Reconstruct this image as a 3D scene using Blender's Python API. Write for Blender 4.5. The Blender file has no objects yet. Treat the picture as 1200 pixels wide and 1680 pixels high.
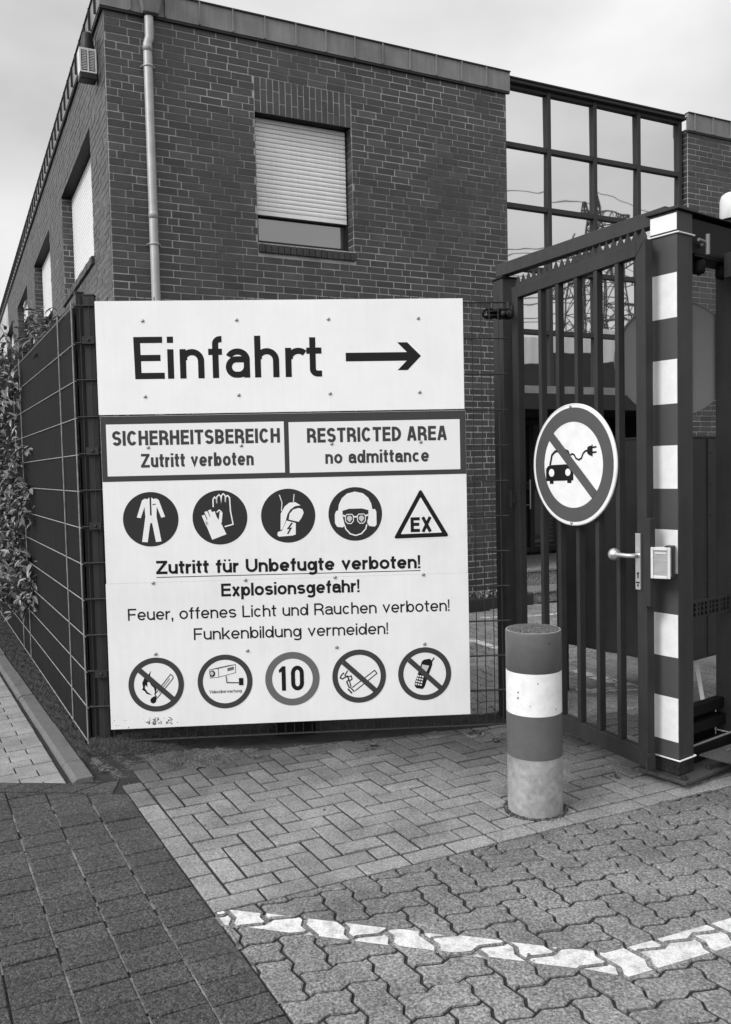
import bpy, bmesh, math, random
from math import sin, cos, pi, radians
from mathutils import Matrix, Vector
random.seed(7)
scene = bpy.context.scene
col = scene.collection

# ------------------------------------------------------------------ camera
H = 1.55
R0 = ((0.999750, -0.001141, -0.022320), (-0.022349, -0.051059, -0.998446), (0.0, 0.998695, -0.051072))
cam = bpy.data.objects.new("camera", bpy.data.cameras.new("camera"))
col.objects.link(cam)
rows = [R0[0], tuple(-v for v in R0[1]), tuple(-v for v in R0[2])]
M3 = Matrix(rows).transposed()
# columns of the camera matrix are its axes: right, up, back
M4 = M3.to_4x4(); M4.translation = (0, 0, H)
cam.matrix_world = M4
cam.data.sensor_fit = 'HORIZONTAL'; cam.data.sensor_width = 36.0
cam.data.lens = 1388.53 / 1200 * 36.0
cam.data.clip_start = 0.05; cam.data.clip_end = 3000
scene.camera = cam
scene.view_settings.view_transform = 'Standard'
scene.view_settings.look = 'None'
scene.view_settings.gamma = 1.0
scene.view_settings.exposure = 0.22

# ------------------------------------------------------------------ sky and sun (overcast, brighter behind and left of the camera)
SUN = Vector((-0.62, -0.52, 0.60)).normalized()
world = bpy.data.worlds.new("World"); scene.world = world
world.use_nodes = True
wn = world.node_tree; wn.nodes.clear()
def wnode(t, **k):
    n = wn.nodes.new(t)
    for a, b in k.items(): setattr(n, a, b)
    return n
def wmath(op, a, b=None, c=None):
    n = wnode('ShaderNodeMath', operation=op)
    for i, v in enumerate((a, b, c)):
        if v is None: continue
        if isinstance(v, (int, float)): n.inputs[i].default_value = v
        else: wn.links.new(v, n.inputs[i])
    return n.outputs[0]
wt = wnode('ShaderNodeTexCoord')
sky = wnode('ShaderNodeTexSky', sky_type='NISHITA', sun_disc=False)
sky.sun_elevation = math.asin(SUN.z); sky.sun_rotation = math.atan2(SUN.x, SUN.y)
bw = wnode('ShaderNodeRGBToBW'); wn.links.new(sky.outputs[0], bw.inputs[0])
mp = wnode('ShaderNodeMapping'); mp.inputs['Scale'].default_value = (1, 1, 2.0)
wn.links.new(wt.outputs['Generated'], mp.inputs[0])
nz = wnode('ShaderNodeTexNoise'); nz.inputs['Scale'].default_value = 2.3; nz.inputs['Detail'].default_value = 5; nz.inputs['Roughness'].default_value = 0.45
wn.links.new(mp.outputs[0], nz.inputs['Vector'])
mr = wnode('ShaderNodeMapRange'); mr.inputs['From Min'].default_value = 0.34; mr.inputs['From Max'].default_value = 0.66
mr.inputs['To Min'].default_value = 0.48; mr.inputs['To Max'].default_value = 0.84
wn.links.new(nz.outputs[0], mr.inputs['Value'])
dot = wnode('ShaderNodeVectorMath', operation='DOT_PRODUCT'); dot.inputs[1].default_value = SUN
wn.links.new(wt.outputs['Generated'], dot.inputs[0])
lobe = wnode('ShaderNodeMapRange'); lobe.inputs['From Min'].default_value = 0.05; lobe.inputs['From Max'].default_value = 1.0
lobe.inputs['To Min'].default_value = 0.0; lobe.inputs['To Max'].default_value = 0.65
wn.links.new(dot.outputs['Value'], lobe.inputs['Value'])
tot = wmath('ADD', mr.outputs[0], lobe.outputs[0])
skyv = wmath('MULTIPLY', bw.outputs[0], 0.006)
tot = wmath('ADD', tot, skyv)
bg = wnode('ShaderNodeBackground'); wn.links.new(tot, bg.inputs['Color']); bg.inputs['Strength'].default_value = 1.0
wo = wnode('ShaderNodeOutputWorld'); wn.links.new(bg.outputs[0], wo.inputs[0])
sl = bpy.data.lights.new("sun", 'SUN'); sl.energy = 1.7; sl.angle = radians(22); sl.color = (1, 1, 1)
so = bpy.data.objects.new("sun", sl); col.objects.link(so)
so.rotation_euler = (-SUN).to_track_quat('-Z', 'Y').to_euler()

# ------------------------------------------------------------------ materials (the photograph is black and white: greys only)
def mat(name, v, rough=0.6, var=0.0, vscale=6.0, speck=0.0, sscale=200.0, bump=0.0, bscale=120.0, bdist=0.004,
        metal=0.0, spec=0.5, tone=False, dirt=0.0, dscale=2.0, streak=0.0, coords='Object', voro=0.0, vorscale=90.0):
    m = bpy.data.materials.new(name); m.use_nodes = True
    nt = m.node_tree; b = nt.nodes['Principled BSDF']
    def nd(t, **k):
        n = nt.nodes.new(t)
        for a, c in k.items(): setattr(n, a, c)
        return n
    def mth(op, a, c, clamp=False):
        n = nd('ShaderNodeMath', operation=op, use_clamp=clamp)
        for i, x in enumerate((a, c)):
            if isinstance(x, (int, float)): n.inputs[i].default_value = x
            else: nt.links.new(x, n.inputs[i])
        return n.outputs[0]
    tc = nd('ShaderNodeTexCoord'); vec = tc.outputs[coords]
    def noise(sc, det=3, rgh=0.5, scale3=None, lo=0.3, hi=0.7):
        n = nd('ShaderNodeTexNoise'); n.inputs['Scale'].default_value = sc; n.inputs['Detail'].default_value = det; n.inputs['Roughness'].default_value = rgh
        if scale3:
            mpn = nd('ShaderNodeMapping'); mpn.inputs['Scale'].default_value = scale3
            nt.links.new(vec, mpn.inputs[0]); nt.links.new(mpn.outputs[0], n.inputs['Vector'])
        else: nt.links.new(vec, n.inputs['Vector'])
        r = nd('ShaderNodeMapRange'); r.inputs['From Min'].default_value = lo; r.inputs['From Max'].default_value = hi
        nt.links.new(n.outputs[0], r.inputs['Value']); return r.outputs[0]
    val = None
    def fac(x, amt):     # 1 + amt*(2x-1)
        return mth('ADD', mth('MULTIPLY', x, 2 * amt), 1 - amt)
    def mul(a): 
        nonlocal val
        val = mth('MULTIPLY', val, a)
    n0 = nd('ShaderNodeValue'); n0.outputs[0].default_value = v; val = n0.outputs[0]
    if tone:
        at = nd('ShaderNodeAttribute', attribute_name='tone'); mul(at.outputs['Fac'])
    if var: mul(fac(noise(vscale, 4, 0.6), var))
    if speck: mul(fac(noise(sscale, 2, 0.7, lo=0.40, hi=0.60), speck))
    if streak: mul(fac(noise(5, 3, 0.6, scale3=(8, 8, 0.5)), streak))
    h = None
    if voro:
        vo = nd('ShaderNodeTexVoronoi'); vo.inputs['Scale'].default_value = vorscale; nt.links.new(vec, vo.inputs['Vector'])
        r = nd('ShaderNodeRGBToBW'); nt.links.new(vo.outputs['Color'], r.inputs[0])
        mul(fac(r.outputs[0], voro)); h = vo.outputs['Distance']
    if dirt:
        d = noise(dscale, 6, 0.65, lo=0.45, hi=0.65)
        mul(mth('SUBTRACT', 1.0, mth('MULTIPLY', d, dirt)))
    cl = mth('MINIMUM', val, 0.9)
    nt.links.new(cl, b.inputs['Base Color'])
    b.inputs['Roughness'].default_value = rough; b.inputs['Metallic'].default_value = metal
    b.inputs['Specular IOR Level'].default_value = spec
    if bump:
        bn = nd('ShaderNodeBump'); bn.inputs['Strength'].default_value = bump; bn.inputs['Distance'].default_value = bdist
        src = noise(bscale, 4, 0.6)
        if h is not None: src = mth('SUBTRACT', src, mth('MULTIPLY', h, 1.2))
        nt.links.new(src, bn.inputs['Height']); nt.links.new(bn.outputs[0], b.inputs['Normal'])
    return m
M = {}
M['brick'] = mat('brick', 0.046, 0.5, var=0.22, vscale=7, speck=0.2, sscale=160, bump=0.4, bscale=60, tone=True, dirt=0.12, dscale=0.9, spec=0.55)
M['mortar'] = mat('mortar', 0.50, 0.9, var=0.2, vscale=3, dirt=0.66, dscale=0.6, bump=0.3, bscale=150, spec=0.2)
M['zinc'] = mat('zinc_sheet', 0.205, 0.5, var=0.2, vscale=3, metal=0.15, streak=0.12, spec=0.3)
M['zinc_dark'] = mat('zinc_edge', 0.03, 0.5, var=0.1, spec=0.25)
M['pipe'] = mat('pipe_zinc', 0.40, 0.45, var=0.12, vscale=9, metal=0.15)
M['frame'] = mat('window_frame_dark', 0.022, 0.45, var=0.1, spec=0.25)
M['mullion'] = mat('mullion_grey', 0.036, 0.5, var=0.1, spec=0.25)
M['shutter'] = mat('roller_shutter', 0.80, 0.45, var=0.03, streak=0.04)
M['dark'] = mat('dark_interior', 0.012, 0.6)
M['dark_metal'] = mat('dark_painted_steel', 0.033, 0.45, var=0.15, vscale=5, streak=0.1, bump=0.05, bscale=40, spec=0.22)
M['post_grey'] = mat('post_paint', 0.042, 0.45, var=0.12, vscale=6, streak=0.12, spec=0.22)
M['stripe_dark'] = mat('reflective_dark_stripe', 0.070, 0.4, var=0.06, spec=0.25)
M['stripe_white'] = mat('reflective_white_stripe', 0.80, 0.35, var=0.05, vscale=15, dirt=0.06, dscale=14)
M['black'] = mat('black_steel', 0.006, 0.55, spec=0.15)
M['wire'] = mat('mesh_wire', 0.030, 0.5, var=0.2, spec=0.3)
M['wire_light'] = mat('mesh_wire_worn', 0.27, 0.5, var=0.35, vscale=20)
M['strip'] = mat('privacy_strip', 0.016, 0.75, var=0.12, vscale=5, streak=0.2, spec=0.06)
M['board'] = mat('sign_board_white', 0.88, 0.32, var=0.025, vscale=2, dirt=0.04, dscale=3.5, streak=0.016)
M['board2'] = mat('safety_board_white', 0.84, 0.30, var=0.03, vscale=2, dirt=0.05, dscale=3, streak=0.02)
M['print_black'] = mat('black_print', 0.010, 0.45, spec=0.2)
M['print_dark'] = mat('dark_print', 0.035, 0.45, spec=0.2)
M['print_hdr'] = mat('header_print', 0.050, 0.45, spec=0.2)
M['print_mid'] = mat('mid_print', 0.13, 0.4)
M['print_white'] = mat('white_print', 0.82, 0.35)
M['print_blue'] = mat('mandatory_disc_print', 0.030, 0.45, spec=0.2)
M['print_pale'] = mat('pale_print', 0.55, 0.4)
M['ring_red'] = mat('traffic_sign_ring', 0.085, 0.4, var=0.06, spec=0.25)
M['bolt'] = mat('bolt_steel', 0.36, 0.4, metal=0.6)
M['chrome'] = mat('satin_steel', 0.62, 0.28, metal=0.85, var=0.05)
M['sign_back'] = mat('sign_back', 0.16, 0.45, var=0.06, vscale=2)
M['bol_dark'] = mat('bollard_dark_band', 0.11, 0.45, var=0.08, vscale=10, dirt=0.08, dscale=30, spec=0.25)
M['bol_white'] = mat('bollard_white_band', 0.80, 0.4, var=0.05, vscale=8, dirt=0.12, dscale=18, streak=0.03)
M['bol_zinc'] = mat('bollard_galvanised', 0.33, 0.45, var=0.2, vscale=18, voro=0.16, vorscale=46, dirt=0.2, dscale=6, metal=0.1)
M['bol_top'] = mat('bollard_fill', 0.13, 0.9, speck=0.7, sscale=120, bump=1.0, bscale=90, bdist=0.01)
M['paver'] = mat('block_paver', 0.29, 0.9, var=0.14, vscale=5, speck=0.20, sscale=120, voro=0.30, vorscale=150, bump=0.5, bscale=200, tone=True, spec=0.2, dirt=0.30, dscale=2.2)
M['paver_dark'] = mat('dark_exposed_paver', 0.080, 0.8, var=0.22, vscale=2.2, speck=0.25, sscale=70, voro=0.62, vorscale=135, bump=0.8, bscale=160, bdist=0.006, tone=True, spec=0.3)
M['paver_wavy'] = mat('wavy_paver', 0.26, 0.9, var=0.20, vscale=3, speck=0.28, sscale=110, voro=0.48, vorscale=135, bump=0.6, bscale=220, tone=True, spec=0.2, dirt=0.28, dscale=1.6)
M['paver_light'] = mat('footpath_paver', 0.31, 0.85, var=0.14, vscale=5, speck=0.15, sscale=140, voro=.18, vorscale=150, bump=0.3, bscale=220, tone=True, dirt=.2, dscale=3, spec=.2)
M['joint'] = mat('joint_sand', 0.042, 0.95, var=0.3, vscale=8, speck=0.35, sscale=200, bump=0.6, bscale=150, spec=0.1)
M['joint_light'] = mat('joint_pale_sand', 0.15, 0.95, var=0.5, vscale=9, speck=0.35, sscale=160, spec=0.1)
M['paint'] = mat('road_paint', 0.70, 0.75, var=0.10, vscale=6, speck=0.14, sscale=150, dirt=0.40, dscale=24, bump=0.3, bscale=220)
M['paint_joint'] = mat('paint_in_joint_sand', 0.22, 0.9, var=0.5, vscale=22, speck=0.5, sscale=150, spec=0.1)
M['plate'] = mat('worn_steel_plate', 0.055, 0.5, var=0.35, vscale=9, speck=0.2, sscale=90, spec=0.3)
M['kerb'] = mat('kerb_concrete', 0.15, 0.85, var=0.2, vscale=6, speck=0.2, sscale=150, dirt=0.45, dscale=6, bump=0.3)
M['soil'] = mat('soil', 0.055, 0.95, var=0.4, vscale=16, speck=0.4, sscale=110, bump=1.0, bscale=60, bdist=0.02)
M['soil_sand'] = mat('sandy_dirt', 0.14, 0.95, var=0.35, vscale=7, speck=0.45, sscale=140, bump=0.8, bscale=90, bdist=0.01, dirt=0.4, dscale=3, spec=0.15)
M['ground'] = mat('ground_asphalt', 0.06, 0.9, var=0.2, vscale=1.5, speck=0.3, sscale=80)
M['stone'] = mat('step_stone', 0.20, 0.85, speck=0.5, sscale=60, bump=0.5)
M['leaf'] = mat('laurel_leaf', 0.115, 0.30, var=0.25, vscale=12, tone=True, spec=0.6)
M['stem'] = mat('stem', 0.05, 0.8)
M['box_white'] = mat('box_plastic_white', 0.66, 0.4, var=0.05, dirt=0.1, dscale=20)
M['box_grey'] = mat('box_plastic_grey', 0.34, 0.35, var=0.1, vscale=30)
M['hall'] = mat('hall_cladding', 0.85, 0.6, var=0.06)
M['hall_dark'] = mat('hall_wall', 0.03, 0.8, var=0.3, vscale=0.2)
M['pylon'] = mat('pylon_steel', 0.02, 0.6)
M['mud'] = mat('scuffed_base', 0.026, 0.7, var=0.6, vscale=18, speck=0.3, sscale=90, spec=0.2)
def glass(name, refl, base, bump=0.0, tint=0.8):
    m = bpy.data.materials.new(name); m.use_nodes = True; nt = m.node_tree
    b = nt.nodes['Principled BSDF']
    b.inputs['Base Color'].default_value = (base,) * 3 + (1,); b.inputs['Roughness'].default_value = 0.5
    g = nt.nodes.new('ShaderNodeBsdfGlossy'); g.inputs['Roughness'].default_value = 0.015; g.inputs['Color'].default_value = (tint,) * 3 + (1,)
    mx = nt.nodes.new('ShaderNodeMixShader'); mx.inputs[0].default_value = refl
    nt.links.new(b.outputs[0], mx.inputs[1]); nt.links.new(g.outputs[0], mx.inputs[2])
    nt.links.new(mx.outputs[0], nt.nodes['Material Output'].inputs[0])
    if bump:
        tc = nt.nodes.new('ShaderNodeTexCoord'); n = nt.nodes.new('ShaderNodeTexNoise'); n.inputs['Scale'].default_value = 2.6; n.inputs['Detail'].default_value = 1
        nt.links.new(tc.outputs['Object'], n.inputs['Vector'])
        bn = nt.nodes.new('ShaderNodeBump'); bn.inputs['Strength'].default_value = bump; bn.inputs['Distance'].default_value = 0.01
        nt.links.new(n.outputs[0], bn.inputs['Height']); nt.links.new(bn.outputs[0], g.inputs['Normal'])
    return m
M["glass_cw"] = glass("solar_glass", 0.78, 0.02, 0.08, 0.88)
M['glass_win'] = glass('window_glass', 0.24, 0.03, 0.03, 0.9)
M['glass_door'] = glass('door_glass', 0.16, 0.006, 0.0, 0.8)

# ------------------------------------------------------------------ mesh builder
class MB:
    def __init__(s): s.v = []; s.f = []; s.t = []; s.m = []; s.sm = []
    def face(s, pts, tone=1.0, mi=0, smooth=False):
        k = len(s.v); s.v += [tuple(p) for p in pts]; s.f.append(tuple(range(k, k + len(pts)))); s.t.append(tone); s.m.append(mi); s.sm.append(smooth)
    def mesh(s, vs, fs, tone=1.0, mi=0, smooth=False):
        k = len(s.v); s.v += [tuple(p) for p in vs]
        for f in fs: s.f.append(tuple(k + i for i in f)); s.t.append(tone); s.m.append(mi); s.sm.append(smooth)
    def box(s, x0, x1, y0, y1, z0, z1, tone=1.0, mi=0, fn=None):
        p = [(x, y, z) for z in (z0, z1) for y in (y0, y1) for x in (x0, x1)]
        if fn: p = [fn(*q) for q in p]
        s.mesh(p, [(0, 2, 3, 1), (4, 5, 7, 6), (0, 1, 5, 4), (2, 6, 7, 3), (0, 4, 6, 2), (1, 3, 7, 5)], tone, mi)
    def tube(s, path, r, n=8, cap=True, mi=0, tone=1.0, r2=None):
        path = [Vector(p) for p in path]; rings = []; a = None
        for i, p in enumerate(path):
            d = (path[min(i + 1, len(path) - 1)] - path[max(i - 1, 0)]).normalized()
            if a is None:
                a = d.cross(Vector((0, 0, 1)))
                if a.length < 1e-2: a = d.cross(Vector((1, 0, 0)))
            a = a - d * a.dot(d); a.normalize(); b = d.cross(a)
            rr = r if r2 is None else r + (r2 - r) * i / (len(path) - 1)
            rings.append([p + a * rr * cos(2 * pi * k / n) + b * rr * sin(2 * pi * k / n) for k in range(n)])
        vs = [q for ring in rings for q in ring]; fs = []
        for i in range(len(rings) - 1):
            for k in range(n):
                fs.append((i * n + k, i * n + (k + 1) % n, (i + 1) * n + (k + 1) % n, (i + 1) * n + k))
        s.mesh(vs, fs, tone, mi, n > 6)
        if cap:
            s.face(list(reversed(rings[0])), tone, mi); s.face(rings[-1], tone, mi)
    def lathe(s, prof, n=40, mi=0, c=(0, 0), smooth=True, axis='z'):
        vs = []
        for r, z in prof:
            for k in range(n):
                a = 2 * pi * k / n
                vs.append((c[0] + r * cos(a), c[1] + r * sin(a), z))
        fs = []
        for i in range(len(prof) - 1):
            for k in range(n): fs.append((i * n + k, i * n + (k + 1) % n, (i + 1) * n + (k + 1) % n, (i + 1) * n + k))
        s.mesh(vs, fs, 1.0, mi, smooth)
    def sphere(s, c, r, n=16, m=10, mi=0, sz=1.0):
        prof = [(max(1e-5, r * sin(pi * i / m)), c[2] - r * sz * cos(pi * i / m)) for i in range(m + 1)]
        s.lathe(prof, n, mi, (c[0], c[1]))
    def build(s, name, m, parent=None, tri=False, bevel=0.0, loc=None, rotz=None, fixn=False, merge=False):
        me = bpy.data.meshes.new(name); me.from_pydata(s.v, [], s.f)
        at = me.attributes.new('tone', 'FLOAT', 'FACE'); at.data.foreach_set('value', s.t)
        me.polygons.foreach_set('material_index', s.m); me.polygons.foreach_set('use_smooth', s.sm)
        for q in (m if isinstance(m, (list, tuple)) else [m]): me.materials.append(M[q] if isinstance(q, str) else q)
        if tri or fixn or merge:
            bm = bmesh.new(); bm.from_mesh(me)
            if merge: bmesh.ops.remove_doubles(bm, verts=bm.verts, dist=1e-5)
            if fixn: bmesh.ops.recalc_face_normals(bm, faces=bm.faces)
            if tri: bmesh.ops.triangulate(bm, faces=[f for f in bm.faces if len(f.verts) > 4])
            bm.to_mesh(me); bm.free()
        me.update()
        o = bpy.data.objects.new(name, me); col.objects.link(o)
        if parent: o.parent = parent
        if loc is not None: o.location = loc
        if rotz is not None: o.rotation_euler = (0, 0, rotz)
        if bevel:
            md = o.modifiers.new('bevel', 'BEVEL'); md.width = bevel; md.segments = 2; md.limit_method = 'ANGLE'; md.angle_limit = radians(40)
        return o
def tag(o, label=None, cat=None, group=None, kind=None):
    for k, v in (('label', label), ('category', cat), ('group', group), ('kind', kind)):
        if v: o[k] = v
    return o
def thing(name, label, cat, loc=(0, 0, 0), rotz=0.0, group=None):
    o = bpy.data.objects.new(name, None); col.objects.link(o); o.empty_display_size = 0.1
    o.location = loc; o.rotation_euler = (0, 0, rotz)
    return tag(o, label, cat, group)

# ------------------------------------------------------------------ planar frames
C0 = Vector((-1.555, 4.634, 0.0)); A_F = radians(4.1)              # front fence: x along it, y away from the camera
A_L = radians(118.2)                                              # left fence: x along it, y towards the pavement
P0 = Vector((-2.2516, 7.8, 0.0)); A_B = radians(26.08)             # building corner: x along facade, y into the building
G0 = Vector((-0.568, 2.904))                                      # corner of the block paving
GE1 = Vector((sin(radians(65.0)), cos(radians(65.0)))); GE2 = Vector((sin(radians(-28.7)), cos(radians(-28.7))))
def G(i, j): p = G0 + GE1 * (0.1 * i) + GE2 * (0.1 * j); return (p.x, p.y)
def clip(poly, a, b):       # keep the side left of a->b
    out = []; n = len(poly)
    def sd(p): return (b[0] - a[0]) * (p[1] - a[1]) - (b[1] - a[1]) * (p[0] - a[0])
    for i in range(n):
        p, q = poly[i], poly[(i + 1) % n]; sp, sq = sd(p), sd(q)
        if sp >= 0: out.append(p)
        if (sp >= 0) != (sq >= 0):
            t = sp / (sp - sq); out.append((p[0] + (q[0] - p[0]) * t, p[1] + (q[1] - p[1]) * t))
    return out
def area(p): return 0.5 * sum(p[i][0] * p[(i + 1) % len(p)][1] - p[(i + 1) % len(p)][0] * p[i][1] for i in range(len(p)))
def clean(p):
    out = []
    for q in p:
        if not out or math.hypot(q[0] - out[-1][0], q[1] - out[-1][1]) > 1e-4: out.append(q)
    while len(out) > 1 and math.hypot(out[0][0] - out[-1][0], out[0][1] - out[-1][1]) < 1e-4: out.pop()
    return out
def inset(poly, d):
    n = len(poly); out = []
    for i in range(n):
        a, b, c = Vector(poly[i - 1]), Vector(poly[i]), Vector(poly[(i + 1) % n])
        e1 = (b - a); e2 = (c - b)
        if e1.length < 1e-6 or e2.length < 1e-6: out.append(tuple(b)); continue
        e1.normalize(); e2.normalize()
        n1 = Vector((-e1.y, e1.x)); n2 = Vector((-e2.y, e2.x)); m = n1 + n2
        if m.length < 0.2: out.append(tuple(b)); continue
        m.normalize(); k = d / max(0.35, m.dot(n1)); p = b + m * k; out.append((p.x, p.y))
    return out
PAV = []
def paver(mb, poly, z=0.0, joint=0.004, bev=0.004, depth=0.012, tone=1.0, dz=0.0022, keep=None):
    poly = clean(poly)
    if len(poly) < 3: return
    if area(poly) < 0: poly = poly[::-1]
    if area(poly) < 3e-4: return
    zz = z + random.uniform(-dz, dz); sx = random.uniform(-.008, .008); sy = random.uniform(-.008, .008)
    cx = sum(p[0] for p in poly) / len(poly); cy = sum(p[1] for p in poly) / len(poly)
    Z = lambda p: zz + (p[0] - cx) * sx + (p[1] - cy) * sy
    o = inset(poly, joint * random.uniform(.8, 1.3)); t = inset(o, bev)
    top = [(p[0], p[1], Z(p)) for p in t]; mid = [(p[0], p[1], Z(p) - bev * 0.7) for p in o]; low = [(p[0], p[1], z - depth) for p in o]
    n = len(poly); mb.mesh(top, [tuple(range(n))], tone)
    mb.mesh(top + mid + low, [(n + i, n + (i + 1) % n, (i + 1) % n, i) for i in range(n)] + [(2 * n + i, 2 * n + (i + 1) % n, n + (i + 1) % n, n + i) for i in range(n)], tone)
    if keep is not None: keep.append((t, Z))
def flat_ground(name, pts, z, m, label=None):
    mb = MB(); mb.face([(p[0], p[1], z) for p in pts]); o = mb.build(name, m); tag(o, label, None, None, 'structure'); return o

# ------------------------------------------------------------------ the ground
flat_ground('ground', [(-300, -300), (300, -300), (300, 600), (-300, 600)], -0.060, 'ground')
flat_ground('joint_bed', [(-5, -1), (9, -1), (9, 12), (-8, 12)], -0.0085, 'joint')
# where fence and gate stand (front side)
FA = (C0.x, C0.y); FB = (C0.x + 3 * cos(A_F), C0.y + 3 * sin(A_F))
# block paving in herringbone with a border row
mb = MB(); T = lambda: random.uniform(0.91, 1.08)
def belt_tone(p):
    # paver tone drops in an uneven belt along the fence line
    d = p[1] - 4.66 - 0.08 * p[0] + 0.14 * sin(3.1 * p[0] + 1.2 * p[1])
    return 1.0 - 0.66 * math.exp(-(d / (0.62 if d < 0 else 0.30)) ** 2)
def gp(i0, j0, i1, j1, ci=(1, 99), cj=(1, 99)):
    i0, i1 = max(i0, ci[0]), min(i1, ci[1]); j0, j1 = max(j0, cj[0]), min(j1, cj[1])
    if i1 - i0 < 0.05 or j1 - j0 < 0.05: return
    poly = [G(i0, j0), G(i1, j0), G(i1, j1), G(i0, j1)]
    poly = clip(poly, (3.2, 5.62), (-1.9, 4.30)) if poly[0][0] < 0.8 else poly
    if len(poly) < 3: return
    c = poly[0]
    paver(mb, poly, tone=T() * belt_tone(c), joint=0.0056, bev=0.0038)
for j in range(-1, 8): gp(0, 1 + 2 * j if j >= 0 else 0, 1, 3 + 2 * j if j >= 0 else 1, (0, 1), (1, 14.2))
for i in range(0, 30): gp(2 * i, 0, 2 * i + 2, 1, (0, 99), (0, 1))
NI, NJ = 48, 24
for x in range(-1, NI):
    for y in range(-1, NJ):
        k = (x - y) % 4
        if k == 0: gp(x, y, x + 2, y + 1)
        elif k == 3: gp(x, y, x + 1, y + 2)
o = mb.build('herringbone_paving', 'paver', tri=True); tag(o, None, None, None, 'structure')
# dark exposed aggregate pavers of the pavement
mb = MB(); A28 = (sin(radians(-28.9)), cos(radians(-28.9)))
DT = ((-1.90, 4.095), (-1.245, 4.040))                             # upper edge of the courses
pale = MB()
for ci in range(-14, 0):
    off = random.uniform(-.2, .2)
    for rj in range(-22, 14):
        x0, x1 = ci * 1.72, (ci + 1) * 1.72; y0 = (rj + off) * 1.25; y1 = y0 + 1.25
        poly = [G(x0, y0), G(x1, y0), G(x1, y1), G(x0, y1)]
        poly = clip(poly, DT[1], DT[0])
        if len(poly) > 2: paver(mb, poly, tone=random.uniform(.90, 1.10), joint=0.0033, bev=0.0035, dz=0.002)
p0 = Vector((-1.262, 4.05)); dd = (Vector((-1.90, 4.10)) - p0).normalized(); up = Vector((0.02, 1.0)).normalized()
for k in range(0, 22):
    a = p0 + dd * (0.20 * k); b = p0 + dd * (0.20 * (k + 1)); s1 = dd * (-0.10 if k else -0.0); s2 = dd * -0.10
    w = up * 0.125
    poly = [tuple(a), tuple(a + w + s1 + (dd * 0.0 if k else Vector((-.02, .05)))), tuple(b + w + s2), tuple(b)]
    paver(mb, poly, tone=T(), joint=0.003, bev=0.003)
o = mb.build('dark_paving', 'paver_dark', tri=True); tag(o, None, None, None, 'structure')
# pale sand in the long joints of the dark paving
for ci in range(-14, -0):
    a = Vector(G(ci * 1.72, -30)); b = Vector(G(ci * 1.72, 13.0)); w = Vector((0.0022, 0.0012))
    if ci == 0: continue
    n = 260; on = True
    for k in range(n):
        if random.random() < (.07 if on else .25): on = not on
        if not on: continue
        w = Vector((0.0038, 0.0021)) * random.uniform(.55, 1.15)
        p, q = a.lerp(b, k / n), a.lerp(b, (k + 1) / n)
        if q.y > DT[0][1] - 0.06: continue
        pale.face([(p.x - w.x, p.y - w.y, -.0028), (p.x + w.x, p.y + w.y, -.0028), (q.x + w.x, q.y + w.y, -.0028), (q.x - w.x, q.y - w.y, -.0028)])
o = pale.build('joint_sand', 'joint_light'); tag(o, None, None, None, 'structure')
# light footpath beyond it, left of the kerb
mb = MB(); KD = Vector((-0.497, 0.868)); K1 = Vector((-1.43, 4.246)); KN = Vector((-0.868, -0.497))   # kerb inner line, along and outwards
for i in range(-16, 0):
    for j in range(0, 60):
        o_ = 1.0 if j % 2 else 0.0
        x0 = 2 * i + o_; P = lambda i, j: tuple(K1 + KN * (0.118 - 0.1 * i) + KD * (0.1 * j - 1.3))
        poly = [P(x0, j), P(min(0, x0 + 2), j), P(min(0, x0 + 2), j + 1), P(x0, j + 1)]
        if x0 >= 0: continue
        e1 = Vector((-1.245, 4.172)); e0 = Vector((-1.95, 4.224))
        poly = clip(poly, tuple(e0), tuple(e1))
        if len(poly) > 2: paver(mb, poly, tone=T(), joint=0.0035, bev=0.003)
o = mb.build('footpath', 'paver_light', tri=True); tag(o, None, None, None, 'structure')
# kerb stones
mb = MB(); s = -0.02
for k in range(14):
    e = s + (0.30 if k == 0 else 0.80)
    a = K1 + KD * (s + .003); b = K1 + KD * (e - .003); dz = random.uniform(-.004, .004); t = KN * random.uniform(-.006, .006)
    pts = []
    for base in (a + t, b + t):
        for (w, z) in ((0.0, -.06), (0.0, .020 + dz), (0.078, .020 + dz), (0.098, .006 + dz), (0.104, -.06)):
            p = base + KN * w; pts.append((p.x, p.y, z))
    mb.mesh(pts, [(0, 1, 6, 5), (1, 2, 7, 6), (2, 3, 8, 7), (3, 4, 9, 8), (4, 3, 2, 1, 0), (5, 6, 7, 8, 9)]); s = e
o = mb.build('kerb', 'kerb', bevel=0.004, fixn=True); tag(o, None, None, None, 'structure')

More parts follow.
